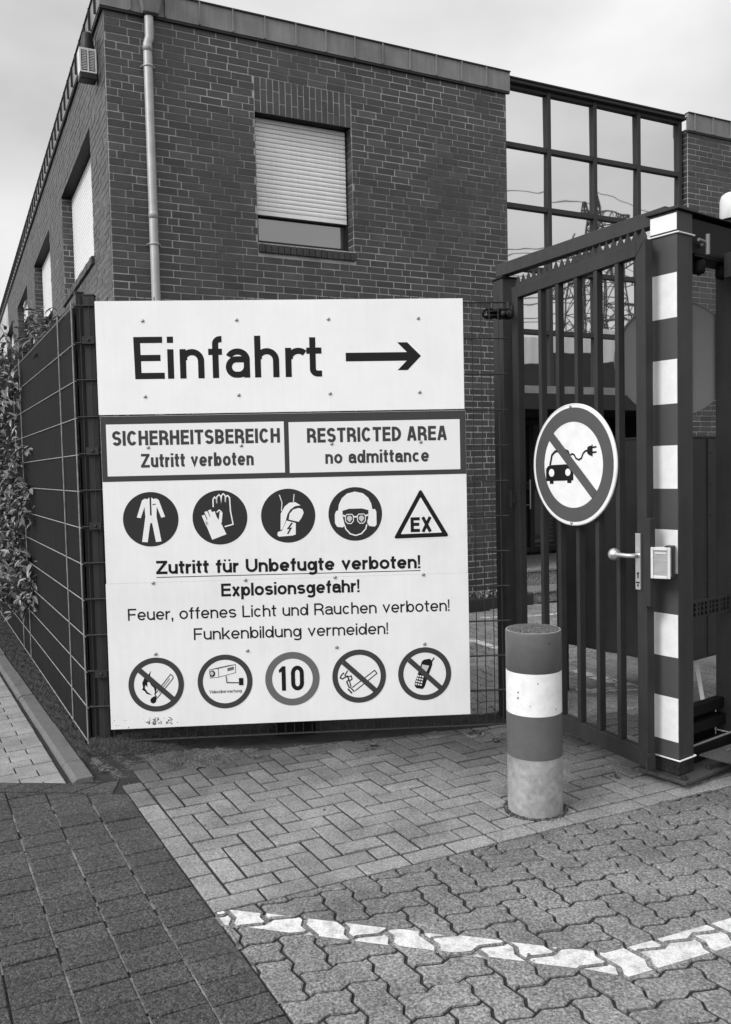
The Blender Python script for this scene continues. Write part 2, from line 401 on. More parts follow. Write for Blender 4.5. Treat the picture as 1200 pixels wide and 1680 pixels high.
# wavy interlocking pavers: herringbone of stones whose unit edges zigzag
W = 0.1125; WE1 = Vector((sin(radians(67.5)), cos(radians(67.5)))); WE2 = Vector((-cos(radians(67.5)), sin(radians(67.5)))); WO = Vector((0.10, 2.30))
def WP(x, y): p = WO + WE1 * (W * x) + WE2 * (W * y); return (p.x, p.y)
def wedge(a, b):
    if a[1] == b[1]:
        d = b[0] - a[0]; h = 0.085
        pts = [(0, 0), (.17, h), (.83, -h)] if d > 0 else [(0, 0), (.17, -h), (.83, h)]
        return [WP(a[0] + d * t, a[1] + o) for t, o in pts]
    d = b[1] - a[1]; h = 0.078
    pts = [(0, 0), (.35, -h), (.65, h)] if d > 0 else [(0, 0), (.35, h), (.65, -h)]
    return [WP(a[0] + o, a[1] + d * t) for t, o in pts]
def stone(x, y, horiz):
    n = [(x, y), (x + 1, y), (x + 2, y), (x + 2, y + 1), (x + 1, y + 1), (x, y + 1)] if horiz else [(x, y), (x + 1, y), (x + 1, y + 1), (x + 1, y + 2), (x, y + 2), (x, y + 1)]
    out = []
    for i in range(6): out += wedge(n[i], n[(i + 1) % 6])
    return out
mb = MB(); mb2 = MB(); WKEEP = []; YKEEP = []
BL = (Vector(G(0, 0)) , Vector(G(40, 0)))                        # border line under the herringbone
LL = (Vector(G(0, -30)), Vector(G(0, 1)))                         # edge of the dark paving
YL = (Vector((-2.0, 5.18)), Vector((4.0, 5.30)))
for x in range(-40, 75):
    for y in range(-40, 75):
        k = (x - y) % 4
        if k not in (0, 3): continue
        c = WP(x + .5, y + .5)
        if c[1] < 1.2 or c[1] > 10.3 or c[0] < -2.5 or c[0] > 6.8: continue
        poly = stone(x, y, k == 0); tn = T()
        pf = clip(clip(poly, tuple(BL[1]), tuple(BL[0])), tuple(LL[1]), tuple(LL[0]))
        pf = pf if len(pf) > 2 and c[1] < 4.9 else []
        if pf and c[0] < 3.6:
            tn2 = tn * (1.0 - 0.25 * min(1, max(0, (c[1] - 0.35 * c[0] - 2.35) / 0.8)))
            paver(mb, pf, tone=tn2, joint=0.0050, bev=0.0045, depth=0.011, keep=WKEEP)
        if c[1] > 5.0 and c[1] > 5.2 + 0.02 * c[0]:
            py = clip(poly, tuple(YL[0]), tuple(YL[1])); ang = None
            loc = (Vector(c) - P0.to_2d()); v = -loc.x * sin(A_B) + loc.y * cos(A_B)
            if len(py) > 2 and v < -0.45 and c[0] > -1.0: paver(mb2, py, tone=tn * 1.05, joint=0.0050, bev=0.0045, depth=0.011, keep=YKEEP)
o = mb.build('entrance_paving', 'paver_wavy', tri=True); tag(o, None, None, None, 'structure')
o = mb2.build('yard_paving', 'paver_wavy', tri=True); tag(o, None, None, None, 'structure')
# painted lines lie on the stone tops only, the joints stay bare
def paint(name, quads, keep):
    mb = MB(); lo = MB()
    for q in quads:
        if area(q) < 0: q = q[::-1]
        xs = [p[0] for p in q]; ys = [p[1] for p in q]
        for t, Z in keep:
            if max(p[0] for p in t) < min(xs) or min(p[0] for p in t) > max(xs) or max(p[1] for p in t) < min(ys) or min(p[1] for p in t) > max(ys): continue
            p = t
            for i in range(len(q)):
                p = clip(p, q[i], q[(i + 1) % len(q)])
                if len(p) < 3: break
            p = clean(p)
            if len(p) < 3 or abs(area(p)) < 2e-5: continue
            mb.face([(a[0], a[1], Z(a) + 0.0012) for a in p])
        lo.face([(a[0], a[1], -0.0062) for a in q])
    o = mb.build(name, 'paint', tri=True); tag(o, None, None, None, 'structure')
    o2 = lo.build('paint_in_joints', 'paint_joint', tri=True); tag(o2, None, None, None, 'structure'); return o
paint('road_marking', [[(-.57, 2.838), (-.545, 2.930), (0.728, 2.606), (0.640, 2.520)], [(0.640, 2.520), (0.728, 2.606), (1.40, 2.868), (1.46, 2.755), (0.757, 2.476)]], WKEEP)
paint('yard_marking', [[(0.84, 7.55), (0.95, 7.55), (1.885, 5.80), (1.785, 5.70)], [(1.42, 5.64), (1.42, 5.77), (1.86, 5.82), (1.83, 5.69)],
                       [(1.15, 8.55), (1.15, 8.62), (3.4, 9.0), (3.4, 8.92)]], YKEEP)
# earth between kerb and fence, and the heap of dirt at the corner
def lumpy(name, m, outline_fn, nu, nv, h):
    mb = MB(); P = {}
    for a in range(nu + 1):
        for b in range(nv + 1):
            x, y, e = outline_fn(a / nu, b / nv)
            P[a, b] = (x, y, h(x, y, e) + random.uniform(-.006, .006) * e)
    for a in range(nu):
        for b in range(nv): mb.face([P[a, b], P[a + 1, b], P[a + 1, b + 1], P[a, b + 1]], random.uniform(.8, 1.2), 0, True)
    o = mb.build(name, m, merge=True, fixn=True); return o
def soil_fn(u, v):
    a = K1 + KD * (-0.03 + 10 * u); f = Vector((C0.x, C0.y)) + Vector((cos(A_L), sin(A_L))) * (-0.06 + 10.0 * u) + Vector((0.02, 0.04))
    p = a.lerp(f, v); return p.x, p.y, min(1, u * 40, v * 8 + .35)
o = lumpy('soil', 'soil', soil_fn, 260, 12, lambda x, y, e: -0.03 + 0.03 * e + 0.012 * e + 0.010 * e * sin(23 * x + 9 * y) * sin(31 * y - 4 * x) + .004 * sin(70 * x + 60 * y)); tag(o, None, None, None, 'structure')
def bed_fn(u, v):
    f = C0.to_2d() + Vector((cos(A_L), sin(A_L))) * (0.02 + 9 * v); p = f + Vector((cos(A_F), sin(A_F))) * (0.02 + 1.25 * u)
    return p.x, p.y, min(1, max(0, v * 9 - .2) * 3, (1 - u) * 6)
o = lumpy('planting_bed', 'soil', bed_fn, 30, 160, lambda x, y, e: -0.05 + 0.09 * e + 0.02 * e * sin(9 * x + 5 * y)); tag(o, None, None, None, 'structure')
def wedge_fn(u, v):
    a = Vector((-1.43, 4.21)).lerp(Vector((-1.56, 4.62)), v); b = Vector((-0.55, 4.47)).lerp(Vector((0.75, 4.80)), v)
    p = a.lerp(b, u); return p.x, p.y, 1.0
o = lumpy('sandy_dirt', 'soil_sand', wedge_fn, 150, 44, lambda x, y, e: -0.014 + 0.014 * max(0, min(1, (y - 4.17 - 0.13 * (x + 1.4)) * 5 )) * (0.7 + .5 * sin(7 * x + 2)) * max(0.05, min(1, 1.0 - (x + 0.9) * .55)) + 0.003 * sin(40 * x + 33 * y)); tag(o, None, None, None, 'structure')
def heap_fn(u, v):
    p = C0.to_2d() + Vector((cos(A_F), sin(A_F))) * (-0.03 + 0.60 * u) + Vector((-sin(A_F), cos(A_F))) * (-0.035 + 0.34 * v)
    return p.x, p.y, 1.0
def heap_h(x, y, e):
    q = Vector((x, y)) - C0.to_2d(); u = q.x * cos(A_F) + q.y * sin(A_F); v = -q.x * sin(A_F) + q.y * cos(A_F)
    return -0.02 + 0.105 * min(1, max(0, (v + 0.035) * 30)) ** .45 * min(1, max(0.0, (0.57 - u) * 2.6)) ** .7 * min(1, (u + 0.03) * 40) + 0.005 * sin(45 * u) * sin(38 * v)
o = lumpy('earth_mound', 'soil', heap_fn, 70, 30, heap_h); tag(o, None, None, None, 'structure')
# loose stones and grit
mb = MB()
for k in range(260):
    x = random.uniform(-1.5, 1.9); y = random.uniform(2.3, 4.75); r = random.choice((.002, .003, .003, .004, .006))
    if y > 4.4 or random.random() < .6: mb.sphere((x, y, 0.002 + r * .3), r, 6, 4, 0, 0.7)
for k in range(120):
    a = random.uniform(0, 2 * pi); q = random.uniform(.124, .150)
    mb.sphere((0.738 + q * cos(a), 3.752 + q * sin(a), .003), random.uniform(.002, .006), 6, 4, 0, .7)
o = mb.build('gravel_grit', 'kerb'); tag(o, 'loose pale grit scattered on the paving', None, None, 'stuff')
mb = MB(); rw = random.Random(12)
for (wx, wy, wn_, wr) in ((0.02, 4.66, 26, .035), (-.62, 4.50, 16, .03), (.62, 4.83, 60, .07), (.70, 4.70, 30, .05), (-1.02, 4.42, 12, .02), (1.20, 4.10, 14, .025), (-1.40, 4.34, 16, .03)):
    for k in range(wn_):
        a = rw.uniform(0, 2 * pi); q = rw.uniform(0, wr); L = rw.uniform(.012, .03); x = wx + q * cos(a); y = wy + q * sin(a) * .6; b = rw.uniform(0, 2 * pi); h = rw.uniform(.003, .022)
        mb.face([(x, y, 0), (x + .3 * L * cos(b + 1), y + .3 * L * sin(b + 1), h), (x + L * cos(b), y + L * sin(b), h * .8), (x + .3 * L * cos(b - 1), y + .3 * L * sin(b - 1), h)], rw.choice((.4, .6, 1, 1.6)))
o = mb.build('weeds', 'leaf'); tag(o, 'small weeds and leaf litter along the foot of the mesh fence', None, None, 'stuff')
mb = MB()
for k in range(46):
    a = 2 * pi * k / 46
    mb.sphere((0.738 + .132 * cos(a), 3.752 + .132 * sin(a), -.004), random.uniform(.010, .017), 7, 5, 0, .7)
o = mb.build('moss_ring', 'soil'); tag(o, 'dark moss and dirt round the foot of the bollard', None, None, 'stuff')

# ------------------------------------------------------------------ the brick building
bld = thing('brick_building', 'dark brick office building with zinc parapet and tall glazed bay behind the fence', 'building', P0, A_B)
BH, BL_, CH = 0.0690, 0.207, 0.0690
ZT = 5.76
def bricks(mb, fn, u0, u1, z0, z1, openings, d=0.0035, seed=1, head=None):
    rnd = random.Random(seed); nrow = int((z1 - z0) / CH + .999); jt = 0.0050
    for r in range(nrow):
        za, zb = z0 + r * CH + jt, min(z0 + (r + 1) * CH - jt, z1)
        if zb - za < .01: continue
        u = u0 - (0.0 if r % 2 == 0 else 0.065) - rnd.choice((0, 0, 0, 0, .131)); prev_head = False
        while u < u1:
            L = BL_ if (rnd.random() > .07 or prev_head) else 0.1035
            prev_head = L < .1
            segs = [(max(u, u0), min(u + L, u1))]; u += L
            for (a, b, c, e) in openings:
                if zb - jt > c + .02 and za < e - .02:
                    ns = []
                    for s in segs:
                        if s[1] <= a or s[0] >= b: ns.append(s)
                        else:
                            if s[0] < a: ns.append((s[0], a))
                            if s[1] > b: ns.append((b, s[1]))
                    segs = ns
            for (a, b) in segs:
                if b - a < .02: continue
                q = jt * rnd.uniform(.75, 1.25); dz = rnd.uniform(-.001, .001); dd = d + rnd.uniform(-.0015, .0025)
                t = rnd.choice((.72, .85, .95, 1, 1, 1.05, 1.15, 1.35)) * rnd.uniform(.93, 1.07)
                brick(mb, fn, a + q, b - q, za + dz, zb + dz, dd, t)
def brick(mb, fn, a, b, c, e, d, t):
    p = [fn(x, z, 0) for x, z in ((a, c), (b, c), (b, e), (a, e))] + [fn(x, z, d) for x, z in ((a, c), (b, c), (b, e), (a, e))]
    mb.mesh(p, [(4, 5, 6, 7), (0, 1, 5, 4), (1, 2, 6, 5), (2, 3, 7, 6), (3, 0, 4, 7)], t)
def plane_with_holes(mb, fn, u0, u1, z0, z1, openings, d=0.0):
    us = sorted({u0, u1} | {x for o in openings for x in o[:2] if u0 < x < u1}); zs = sorted({z0, z1} | {x for o in openings for x in o[2:] if z0 < x < z1})
    for i in range(len(us) - 1):
        for k in range(len(zs) - 1):
            cu, cz = (us[i] + us[i + 1]) / 2, (zs[k] + zs[k + 1]) / 2
            if any(a < cu < b and c < cz < e for a, b, c, e in openings): continue
            mb.face([fn(us[i], zs[k], d), fn(us[i + 1], zs[k], d), fn(us[i + 1], zs[k + 1], d), fn(us[i], zs[k + 1], d)])
fF = lambda u, z, d: (u, -d, z)                     # street facade
fS = lambda u, z, d: (-d, u, z)                     # long side wall
WF = (1.40, 2.44, 3.79, 5.045); FE = 4.37
WS = [(0.97 + 3.86 * k, 3.40 + 3.86 * k, 3.775, 5.04) for k in range(6)] + [(0.97 + 3.86 * k, 3.40 + 3.86 * k, 0.9, 2.3) for k in range(6)]
SL = 24.0
def lintels(fs, parent):
    for f_ in fs: q_ = MB(); q_.face(f_); q_.build('lintel', 'black', parent)
def reveal(mb, fn, w, depth, bricked=True):
    a, b, c, e = w
    m0 = MB()
    for jamb in (a, b):
        g = (lambda s: (lambda x, z, d: fn(jamb + s * d, z, -x)))(1 if jamb == a else -1)
        bricks(mb, g, -.003, depth, c, e, [], .004, int(jamb * 91), None)
        mm.face([fn(jamb, c, 0), fn(jamb, c, -depth), fn(jamb, e, -depth), fn(jamb, e, 0)])
    sf.append([fn(a, e - .001, 0), fn(b, e - .001, 0), fn(b, e - .001, -depth), fn(a, e - .001, -depth)])
    mm.face([fn(a, c, 0), fn(b, c, 0), fn(b, c, -depth), fn(a, c, -depth)])
# front wall
mb = MB(); mm = MB(); sf = []; sold = (1.40, 2.44, WF[3], 78 * CH)
bricks(mb, fF, 0.0, FE, 0.0, ZT, [WF, sold, (1.40, 2.46, 3.69, 3.79)], seed=3)
plane_with_holes(mm, fF, 0.0, FE, 0.0, ZT, [WF])
n = 16
for k in range(n):                                   # soldier courses over the window
    a = sold[0] + (sold[1] - sold[0]) * k / n; b = sold[0] + (sold[1] - sold[0]) * (k + 1) / n
    m_ = sold[2] + (0.224 if k % 2 else 0.112)
    brick(mb, fF, a + .005, b - .005, sold[2] + .003, m_ - .005, .0035, random.uniform(.8, 1.2)); brick(mb, fF, a + .005, b - .005, m_ + .005, sold[3] - .005, .0035, random.uniform(.8, 1.2))
reveal(mb, fF, WF, 0.13)
bricks(mb, lambda x, z, d: (FE + d, x, z), 0.0, 0.30, 0.0, ZT, [], .004, 77)
mm.face([(FE, 0, 0), (FE, .3, 0), (FE, .3, ZT), (FE, 0, ZT)])
w1 = mb.build('wall', 'brick', bld); mm.build('mortar_bed', 'mortar', w1)
lintels(sf, w1)
# long side wall
mb = MB(); mm = MB(); sf = []
bricks(mb, fS, 0.0, 14.0, 0.0, ZT, WS + [(a, b, c - .10, c) for a, b, c, e in WS], seed=11)
plane_with_holes(mm, fS, 0.0, SL, 0.0, ZT, WS)
for w in WS[:4]: reveal(mb, fS, w, 0.18)
w2 = mb.build('side_wall', 'brick', bld); mm.build('mortar_bed', 'mortar', w2); lintels(sf, w2)
# block right of the glazed bay
mb = MB(); mm = MB(); R0_, R1_ = 7.17, 11.5
bricks(mb, fF, R0_, R1_, 0.0, ZT - .06, [], seed=5); plane_with_holes(mm, fF, R0_, R1_, 0, ZT, [])
bricks(mb, lambda x, z, d: (R0_ - d, x, z), 0.0, 0.30, 0.0, ZT, [], .004, 78)
mm.face([(R0_, 0, 0), (R0_, .3, 0), (R0_, .3, ZT), (R0_, 0, ZT)])
w3 = mb.build('right_wall', 'brick', bld); mm.build('mortar_bed', 'mortar', w3)
# roof and the walls nobody sees
mb = MB()
mb.box(0.30, R1_, 2.4, SL - .1, 0.0, 5.72); mb.box(0.05, R1_, .32, SL - .1, 5.721, 5.80); mb.box(.30, 4.3, .30, 2.45, 0.0, 5.72); mb.box(7.3, R1_, .16, 2.45, 0.0, 5.72)
mb.build('roof', 'zinc_dark', bld)
# zinc parapet with standing seams
def parapet(u0, u1, seams, fn, name='parapet'):
    mb = MB()
    zb, zt = 5.735, 5.955; o = 0.035
    mb.box(u0, u1, -o, 0.0, zb, zt - .012, 1, 0, fn)
    mb.box(u0 - .004, u1 + .004, -o - .014, .02, zt - .012, zt, 1, 1, fn)
    mb.box(u0, u1, -o + .006, 0.0, zb - .022, zb - .001, 1, 1, fn)
    for s in seams: mb.box(s - .005, s + .005, -o - .022, -o - .0005, zb + .002, zt - .013, 1, 1 if fn else 0, fn)
    return mb.build(name, ['zinc', 'zinc_dark'], bld, fixn=True)
parapet(-.035, 4.41, [.23 + .3215 * k for k in range(13)], None)
parapet(7.15, R1_, [7.25 + .3215 * k for k in range(14)], None)
side_fn = lambda x, y, z: (y, x, z)
parapet(0.0, SL, [.16 + .3215 * k for k in range(73)], side_fn)
# hopper and downpipe
dp = MB()
dp.tube([(.395, -.055, 5.70), (.395, -.055, 5.52), (.375, -.052, 5.46), (.375, -.052, 0.10)], .041, 20)
pipe = dp.build('downpipe', 'pipe', bld)
hb = MB(); tp = [(.28, -.20, 6.00), (.53, -.20, 6.00), (.53, -.05, 6.00), (.28, -.05, 6.00)]; lo = [(.335, -.115, 5.72), (.475, -.115, 5.72), (.475, -.05, 5.72), (.335, -.05, 5.72)]
hb.mesh(tp + lo, [(0, 1, 2, 3), (4, 7, 6, 5), (0, 4, 5, 1), (1, 5, 6, 2), (2, 6, 7, 3), (3, 7, 4, 0)]); hb.box(.27, .54, -.212, -.05, 6.0, 6.02)
hb.mesh([(.30, -.05, 5.74), (.30, -.06, 5.73), (.345, -.05, 5.66)], [(0, 1, 2)])
hb.build('rain_hopper', 'zinc', bld, fixn=True, bevel=.003)
for z in (5.26, 3.66, 2.2):
    c = MB(); c.lathe([(.042, z - .012), (.047, z - .010), (.047, z + .010), (.042, z + .012)], 20, 0, (.375, -.052)); c.tube([(.43, -.052, z), (.435, 0, z)], .006, 6); c.tube([(.32, -.052, z), (.315, 0, z)], .006, 6)
    c.build('pipe_clamp', 'pipe', pipe)
for z in (5.42, 3.92, 1.9):
    c = MB(); c.lathe([(.0412, z - .03), (.0440, z - .03), (.0440, z + .02), (.0412, z + .03)], 20, 0, (.375, -.052)); c.build('pipe_joint', 'pipe', pipe)
# upper window with the shutter almost down
def shutter(mb, fn, a, b, z0, z1, dep, pitch=.0455):
    n = int(round((z1 - z0) / pitch)); p = (z1 - z0) / n
    for k in range(n):
        q = z0 + k * p; prof = [(q + .003, .0), (q + .006, .006), (q + p * .5, .0095), (q + p - .003, .006), (q + p, .0)]
        if k == 0: prof = [(q, 0), (q, .008), (q + p * .9, .008), (q + p, 0)]
        vs = [fn(x, z, -dep + d) for x in (a, b) for z, d in prof]; m = len(prof)
        mb.mesh(vs, [(i, i + 1, m + i + 1, m + i) for i in range(m - 1)] + [tuple(range(m)), tuple(range(2 * m - 1, m - 1, -1))])
win = thing  # (windows are parts of the building)
def window(fn, w, dep, zs, sill=True, two=False, tilt=0.0):
    a, b, c, e = w
    f = MB(); t = .030
    bx = lambda x0, x1, z0, z1, d0, d1, mb=f: mb.mesh([fn(x, z, -dd) for dd in (d0, d1) for z in (z0, z1) for x in (x0, x1)], [(0, 1, 3, 2), (4, 6, 7, 5), (0, 4, 5, 1), (2, 3, 7, 6), (0, 2, 6, 4), (1, 5, 7, 3)])
    bx(a + .003, a + t, c + .003, e - .003, dep, dep + .06); bx(b - t, b - .003, c + .003, e - .003, dep, dep + .06)
    bx(a + t, b - t, c + .003, c + t, dep, dep + .06); bx(a + t, b - t, e - t, e - .003, dep, dep + .06)
    t2 = .030
    bx(a + t + .002, a + t + t2, c + t + .002, e - t, dep + .012, dep + .05); bx(b - t - t2, b - t - .002, c + t + .002, e - t, dep + .012, dep + .05); bx(a + t + t2, b - t - t2, c + t + .002, c + t + t2, dep + .012, dep + .05)
    if two: bx((a + b) / 2 - .05, (a + b) / 2 + .05, c + t + .004, e - t, dep + .01, dep + .052)
    fo = f.build('window', 'frame', bld, fixn=True, bevel=.002)
    g = MB(); g.face([fn(x, z, -dep - .03) for x, z in ((a + t, c + t), (b - t, c + t), (b - t, e - t), (a + t, e - t))]); g.build('pane', 'glass_win', fo, fixn=False)
    s = MB(); shutter(s, fn, a + .022, b - .022, zs, e - .005, dep - .010); s.build('shutter', 'shutter', fo)
    s = MB()
    for x0, x1 in ((a + .004, a + .03), (b - .03, b - .004)): bx(x0, x1, c + .004, e - .004, dep - .006, dep - .0005, s)
    bx(a + .03, b - .03, zs - .012, zs - .001, dep - .014, dep - .002, s)
    s.build('shutter_guide', 'frame', fo, fixn=True)
    if sill:
        s = MB(); n = int((b - a + .02) / .0655)
        for k in range(n):
            x0 = a + .004 + (b - a + .012) * k / n; x1 = a + .004 + (b - a + .012) * (k + 1) / n - .006; d = .035 + random.uniform(-.004, .004)
            s.mesh([fn(x, z, q) for x in (x0, x1) for z, q in ((c - .098, -.01), (c - .098, d), (c - .018, d), (c - .002, -.10))], [(0, 1, 2, 3), (7, 6, 5, 4), (0, 4, 5, 1), (1, 5, 6, 2), (2, 6, 7, 3), (3, 7, 4, 0)], random.uniform(.4, .7))
        s.build('sill', 'brick', fo, fixn=True, bevel=.004)
    return fo
window(fF, WF, 0.13, 4.095)
window(fS, WS[0], 0.14, 3.80, True, True)
window(fS, WS[1], 0.14, 4.12, True, True)
for w in WS[2:4]: window(fS, w, 0.14, 4.75, True, True)
for w in WS[4:]: window(fS, w, 0.14, w[3] - .2, False, True)
# glazed bay
MU = [4.385, 5.02, 5.71, 6.405, 7.10]; TR = [2.445, 3.10, 3.82, 4.52, 5.20, 5.87]; DV = 0.06
f = MB()
for u in MU: f.box(u - .027, u + .027, DV - .012, DV + .09, 2.42, 5.87)
for z in TR[1:-1]:
    for k in range(4): f.box(MU[k] + .0305, MU[k + 1] - .0305, DV - .006, DV + .08, z - .028, z + .028)
for k in range(4): f.box(MU[k] + .0305, MU[k + 1] - .0305, DV - .006, DV + .08, 5.83, 5.869)
f.box(4.375, 7.165, DV - .06, .32, 5.872, 5.905); f.box(4.40, 7.13, DV - .075, DV + .3, 5.907, 5.925)
cw = f.build('glazed_bay', 'mullion', bld, bevel=.003)
s = MB(); s.box(4.375, 7.165, DV - .03, DV + .10, 2.385, 2.418); s.box(4.375, 7.165, DV - .022, DV + .1, 2.42, 2.474); s.build('transom_trim', 'zinc', cw)
for r in range(5):
    for k in range(4):
        g = MB(); a, b = MU[k] + .028, MU[k + 1] - .028; c, e = TR[r] + .022, TR[r + 1] - .022
        t = random.uniform(-.0025, .0025); t2 = random.uniform(-.0025, .0025)
        g.face([(a, DV + .03 - t - t2, c), (b, DV + .03 + t - t2, c), (b, DV + .03 + t + t2, e), (a, DV + .03 - t + t2, e)]); g.build('pane', 'glass_cw' if r else 'glass_cw', cw)
# entrance below the bay: recessed, dark, with glazed doors, beam and steps
s = MB(); s.box(4.375, 7.165, 0.0, .9, 2.20, 2.383); s.build('entrance_beam', 'frame', bld)
s = MB()
s.face([(4.37, 1.6, 0), (7.17, 1.6, 0), (7.17, 1.6, 2.4), (4.37, 1.6, 2.4)]); s.face([(4.37, .3, 2.19), (7.17, .3, 2.19), (7.17, 1.6, 2.19), (4.37, 1.6, 2.19)])
s.face([(4.372, .3, 0), (4.372, 1.6, 0), (4.372, 1.6, 2.4), (4.372, .3, 2.4)]); s.face([(7.168, .3, 0), (7.168, 1.6, 0), (7.168, 1.6, 2.4), (7.168, .3, 2.4)])
s.face([(4.37, .32, 2.4), (7.17, .32, 2.4), (7.17, .32, 5.75), (4.37, .32, 5.75)])
s.build('entrance_recess', 'dark', bld)
d = MB()
for u in (4.45, 5.15, 5.80, 6.45, 7.10): d.box(u - .04, u + .04, 1.48, 1.56, .34, 2.18)
for z in (.38, 2.14, 1.25): d.box(4.41, 7.14, 1.49, 1.55, z - .035, z + .035)
dd_ = d.build('entrance_door', 'frame', bld)
g = MB(); g.face([(4.42, 1.53, .36), (7.13, 1.53, .36), (7.13, 1.53, 2.16), (4.42, 1.53, 2.16)]); g.build('pane', 'glass_door', dd_)
h = MB(); h.tube([(5.72, 1.42, .95), (5.72, 1.42, 1.35)], .014, 8); h.tube([(5.72, 1.42, 1.0), (5.72, 1.5, 1.0)], .008, 6); h.tube([(5.72, 1.42, 1.3), (5.72, 1.5, 1.3)], .008, 6); h.build('handle', 'chrome', dd_)
s = MB(); s.box(4.40, 7.14, -.02, 1.5, .0, .305); s.box(4.39, 7.15, -.05, .4, .306, .338); s.box(4.40, 7.6, -.36, -.021, 0, .115); s.box(4.39, 7.62, -.39, -.051, .116, .145)
s.build('steps', 'stone', bld, bevel=.006)
# gravel strip with a low edging in front of the wall
s = MB(); s.box(-.02, 4.36, -.42, -.36, -.05, .12); s.box(4.30, 4.36, -.36, -.012, -.05, .118); o = s.build('bed_edging', 'print_dark', None, loc=P0, rotz=A_B, bevel=.004); tag(o, None, None, None, 'structure')
s = MB(); s.face([(0, -.36, .085), (4.30, -.36, .085), (4.30, -.012, .085), (0, -.012, .085)])
o = s.build('bed_soil', 'soil', None, loc=P0, rotz=A_B); tag(o, None, None, None, 'structure')
s = MB()
for k in range(900):
    x, y = random.uniform(.2, 4.28), random.uniform(-.35, -.03); a = random.uniform(0, 6.3); r = random.uniform(.015, .04); z = .09 + random.uniform(0, .045)
    s.face([(x - r * cos(a), y - r * sin(a), z), (x + .4 * r * sin(a), y - .4 * r * cos(a), z + .02), (x + r * cos(a), y + r * sin(a), z + random.uniform(-.01, .02)), (x - .4 * r * sin(a), y + .4 * r * cos(a), z + .012)], random.uniform(.6, 3.0))
o = s.build('ground_cover', 'leaf', None, loc=P0, rotz=A_B); tag(o, 'low ground cover plants along the foot of the brick wall', None, None, 'stuff')

# alarm sounder on the side wall
al = thing('alarm_siren', 'pale louvred alarm box with dark beacon high on the side wall corner', 'alarm', P0 + Vector((sin(A_B) * -.36, cos(A_B) * .36, 0)), A_B)
s = MB(); a0, a1, b0, b1, z0, z1 = -.168, -.016, -.02, .11, 5.285, 5.505
s.box(a0, a1, b0 + .012, b1, z0, z1); s.box(-.0155, 0, .02, .10, 5.32, 5.42); hs = s.build('housing', 'box_white', al, bevel=.005)
s = MB()
t = .014; xm = (a0 + a1) / 2
for x0, x1 in ((a0, a0 + t), (a1 - t, a1), (xm - t / 2, xm + t / 2)): s.box(x0, x1, b0 - .006, b0 + .0115, z0, z1)
for z_0, z_1 in ((z0, z0 + t), (z1 - .02, z1)): s.box(a0 + t, xm - t / 2, b0 - .005, b0 + .0115, z_0, z_1); s.box(xm + t / 2, a1 - t, b0 - .005, b0 + .0115, z_0, z_1)
for k in range(13):
    z = z0 + .028 + k * .0145
    for x0, x1 in ((a0 + t, xm - t / 2), (xm + t / 2, a1 - t)): s.box(x0 + .006, x1 - .006, b0 - .002, b0 + .009, z, z + .006)
s.build('louvre', 'box_white', al)
s = MB(); s.box(a0 + t, a1 - t, b0 + .010, b0 + .0118, z0 + t, z1 - .02); s.build('louvre_back', 'print_dark', al)
s = MB(); s.box(a0 - .002, a1 + .002, b0 - .004, b1, z0 - .055, z0 - .001); s.build('base_tray', 'frame', al, bevel=.006)
s = MB(); s.lathe([(.064, 5.507), (.066, 5.52), (.058, 5.58), (.048, 5.65), (.036, 5.675), (.0001, 5.685)], 24, 0, (xm + .01, .05)); s.build('beacon', 'frame', al)

# ------------------------------------------------------------------ text and flat print helpers (local sign frame: x right, z up, front at -y)
def put(mb, shape, y, mi=0):
    vs, fs = shape; mb.mesh([(v[0], y, v[1]) for v in vs], fs, 1.0, mi)
def disc(c, r, n=64): return ([(c[0] + r * cos(2 * pi * k / n), c[1] + r * sin(2 * pi * k / n)) for k in range(n)], [tuple(range(n))])
def ring(c, r1, r0, n=72):
    vs = [(c[0] + r * cos(2 * pi * k / n), c[1] + r * sin(2 * pi * k / n)) for r in (r1, r0) for k in range(n)]
    return vs, [(k, (k + 1) % n, n + (k + 1) % n, n + k) for k in range(n)]
def poly(pts): return (list(pts), [tuple(range(len(pts)))])
def stroke(pts, w, closed=False, caps=True):
    vs = []; fs = []; P = [Vector(p) for p in pts]; n = len(P)
    L = []
    for i in range(n):
        if closed: a, b = P[i - 1], P[(i + 1) % n]
        else: a, b = P[max(i - 1, 0)], P[min(i + 1, n - 1)]
        d0 = (P[i] - a); d1 = (b - P[i])
        if d0.length < 1e-9: d0 = d1
        if d1.length < 1e-9: d1 = d0
        d0.normalize(); d1.normalize(); n0 = Vector((-d0.y, d0.x)); n1 = Vector((-d1.y, d1.x)); m = n0 + n1
        if m.length < .1: m = n0
        m.normalize(); k = (w / 2) / max(.45, m.dot(n0)); L.append((P[i] + m * k, P[i] - m * k))
    for a, b in L: vs += [tuple(a), tuple(b)]
    for i in range(n if closed else n - 1):
        j = (i + 1) % n; fs.append((2 * i, 2 * i + 1, 2 * j + 1, 2 * j))
    return vs, fs
def arc(cx, cz, rx, rz, a0, a1, n=14): return [(cx + rx * cos(radians(a0 + (a1 - a0) * k / n)), cz + rz * sin(radians(a0 + (a1 - a0) * k / n))) for k in range(n + 1)]
def tf(pts, c, s): return [(c[0] + p[0] * s, c[1] + p[1] * s) for p in pts]
LY = 0.0009
class Print:
    """flat print on a board: several layers, each a hair in front of the last"""
    def __init__(s, y): s.y = y; s.k = 0; s.mb = MB(); s.mats = []
    def add(s, shape, m, layer):
        if m not in s.mats: s.mats.append(m)
        put(s.mb, shape, s.y - LY * layer, s.mats.index(m))
    def build(s, name, parent): 
        o = s.mb.build(name, s.mats, parent, tri=True, fixn=False); return o
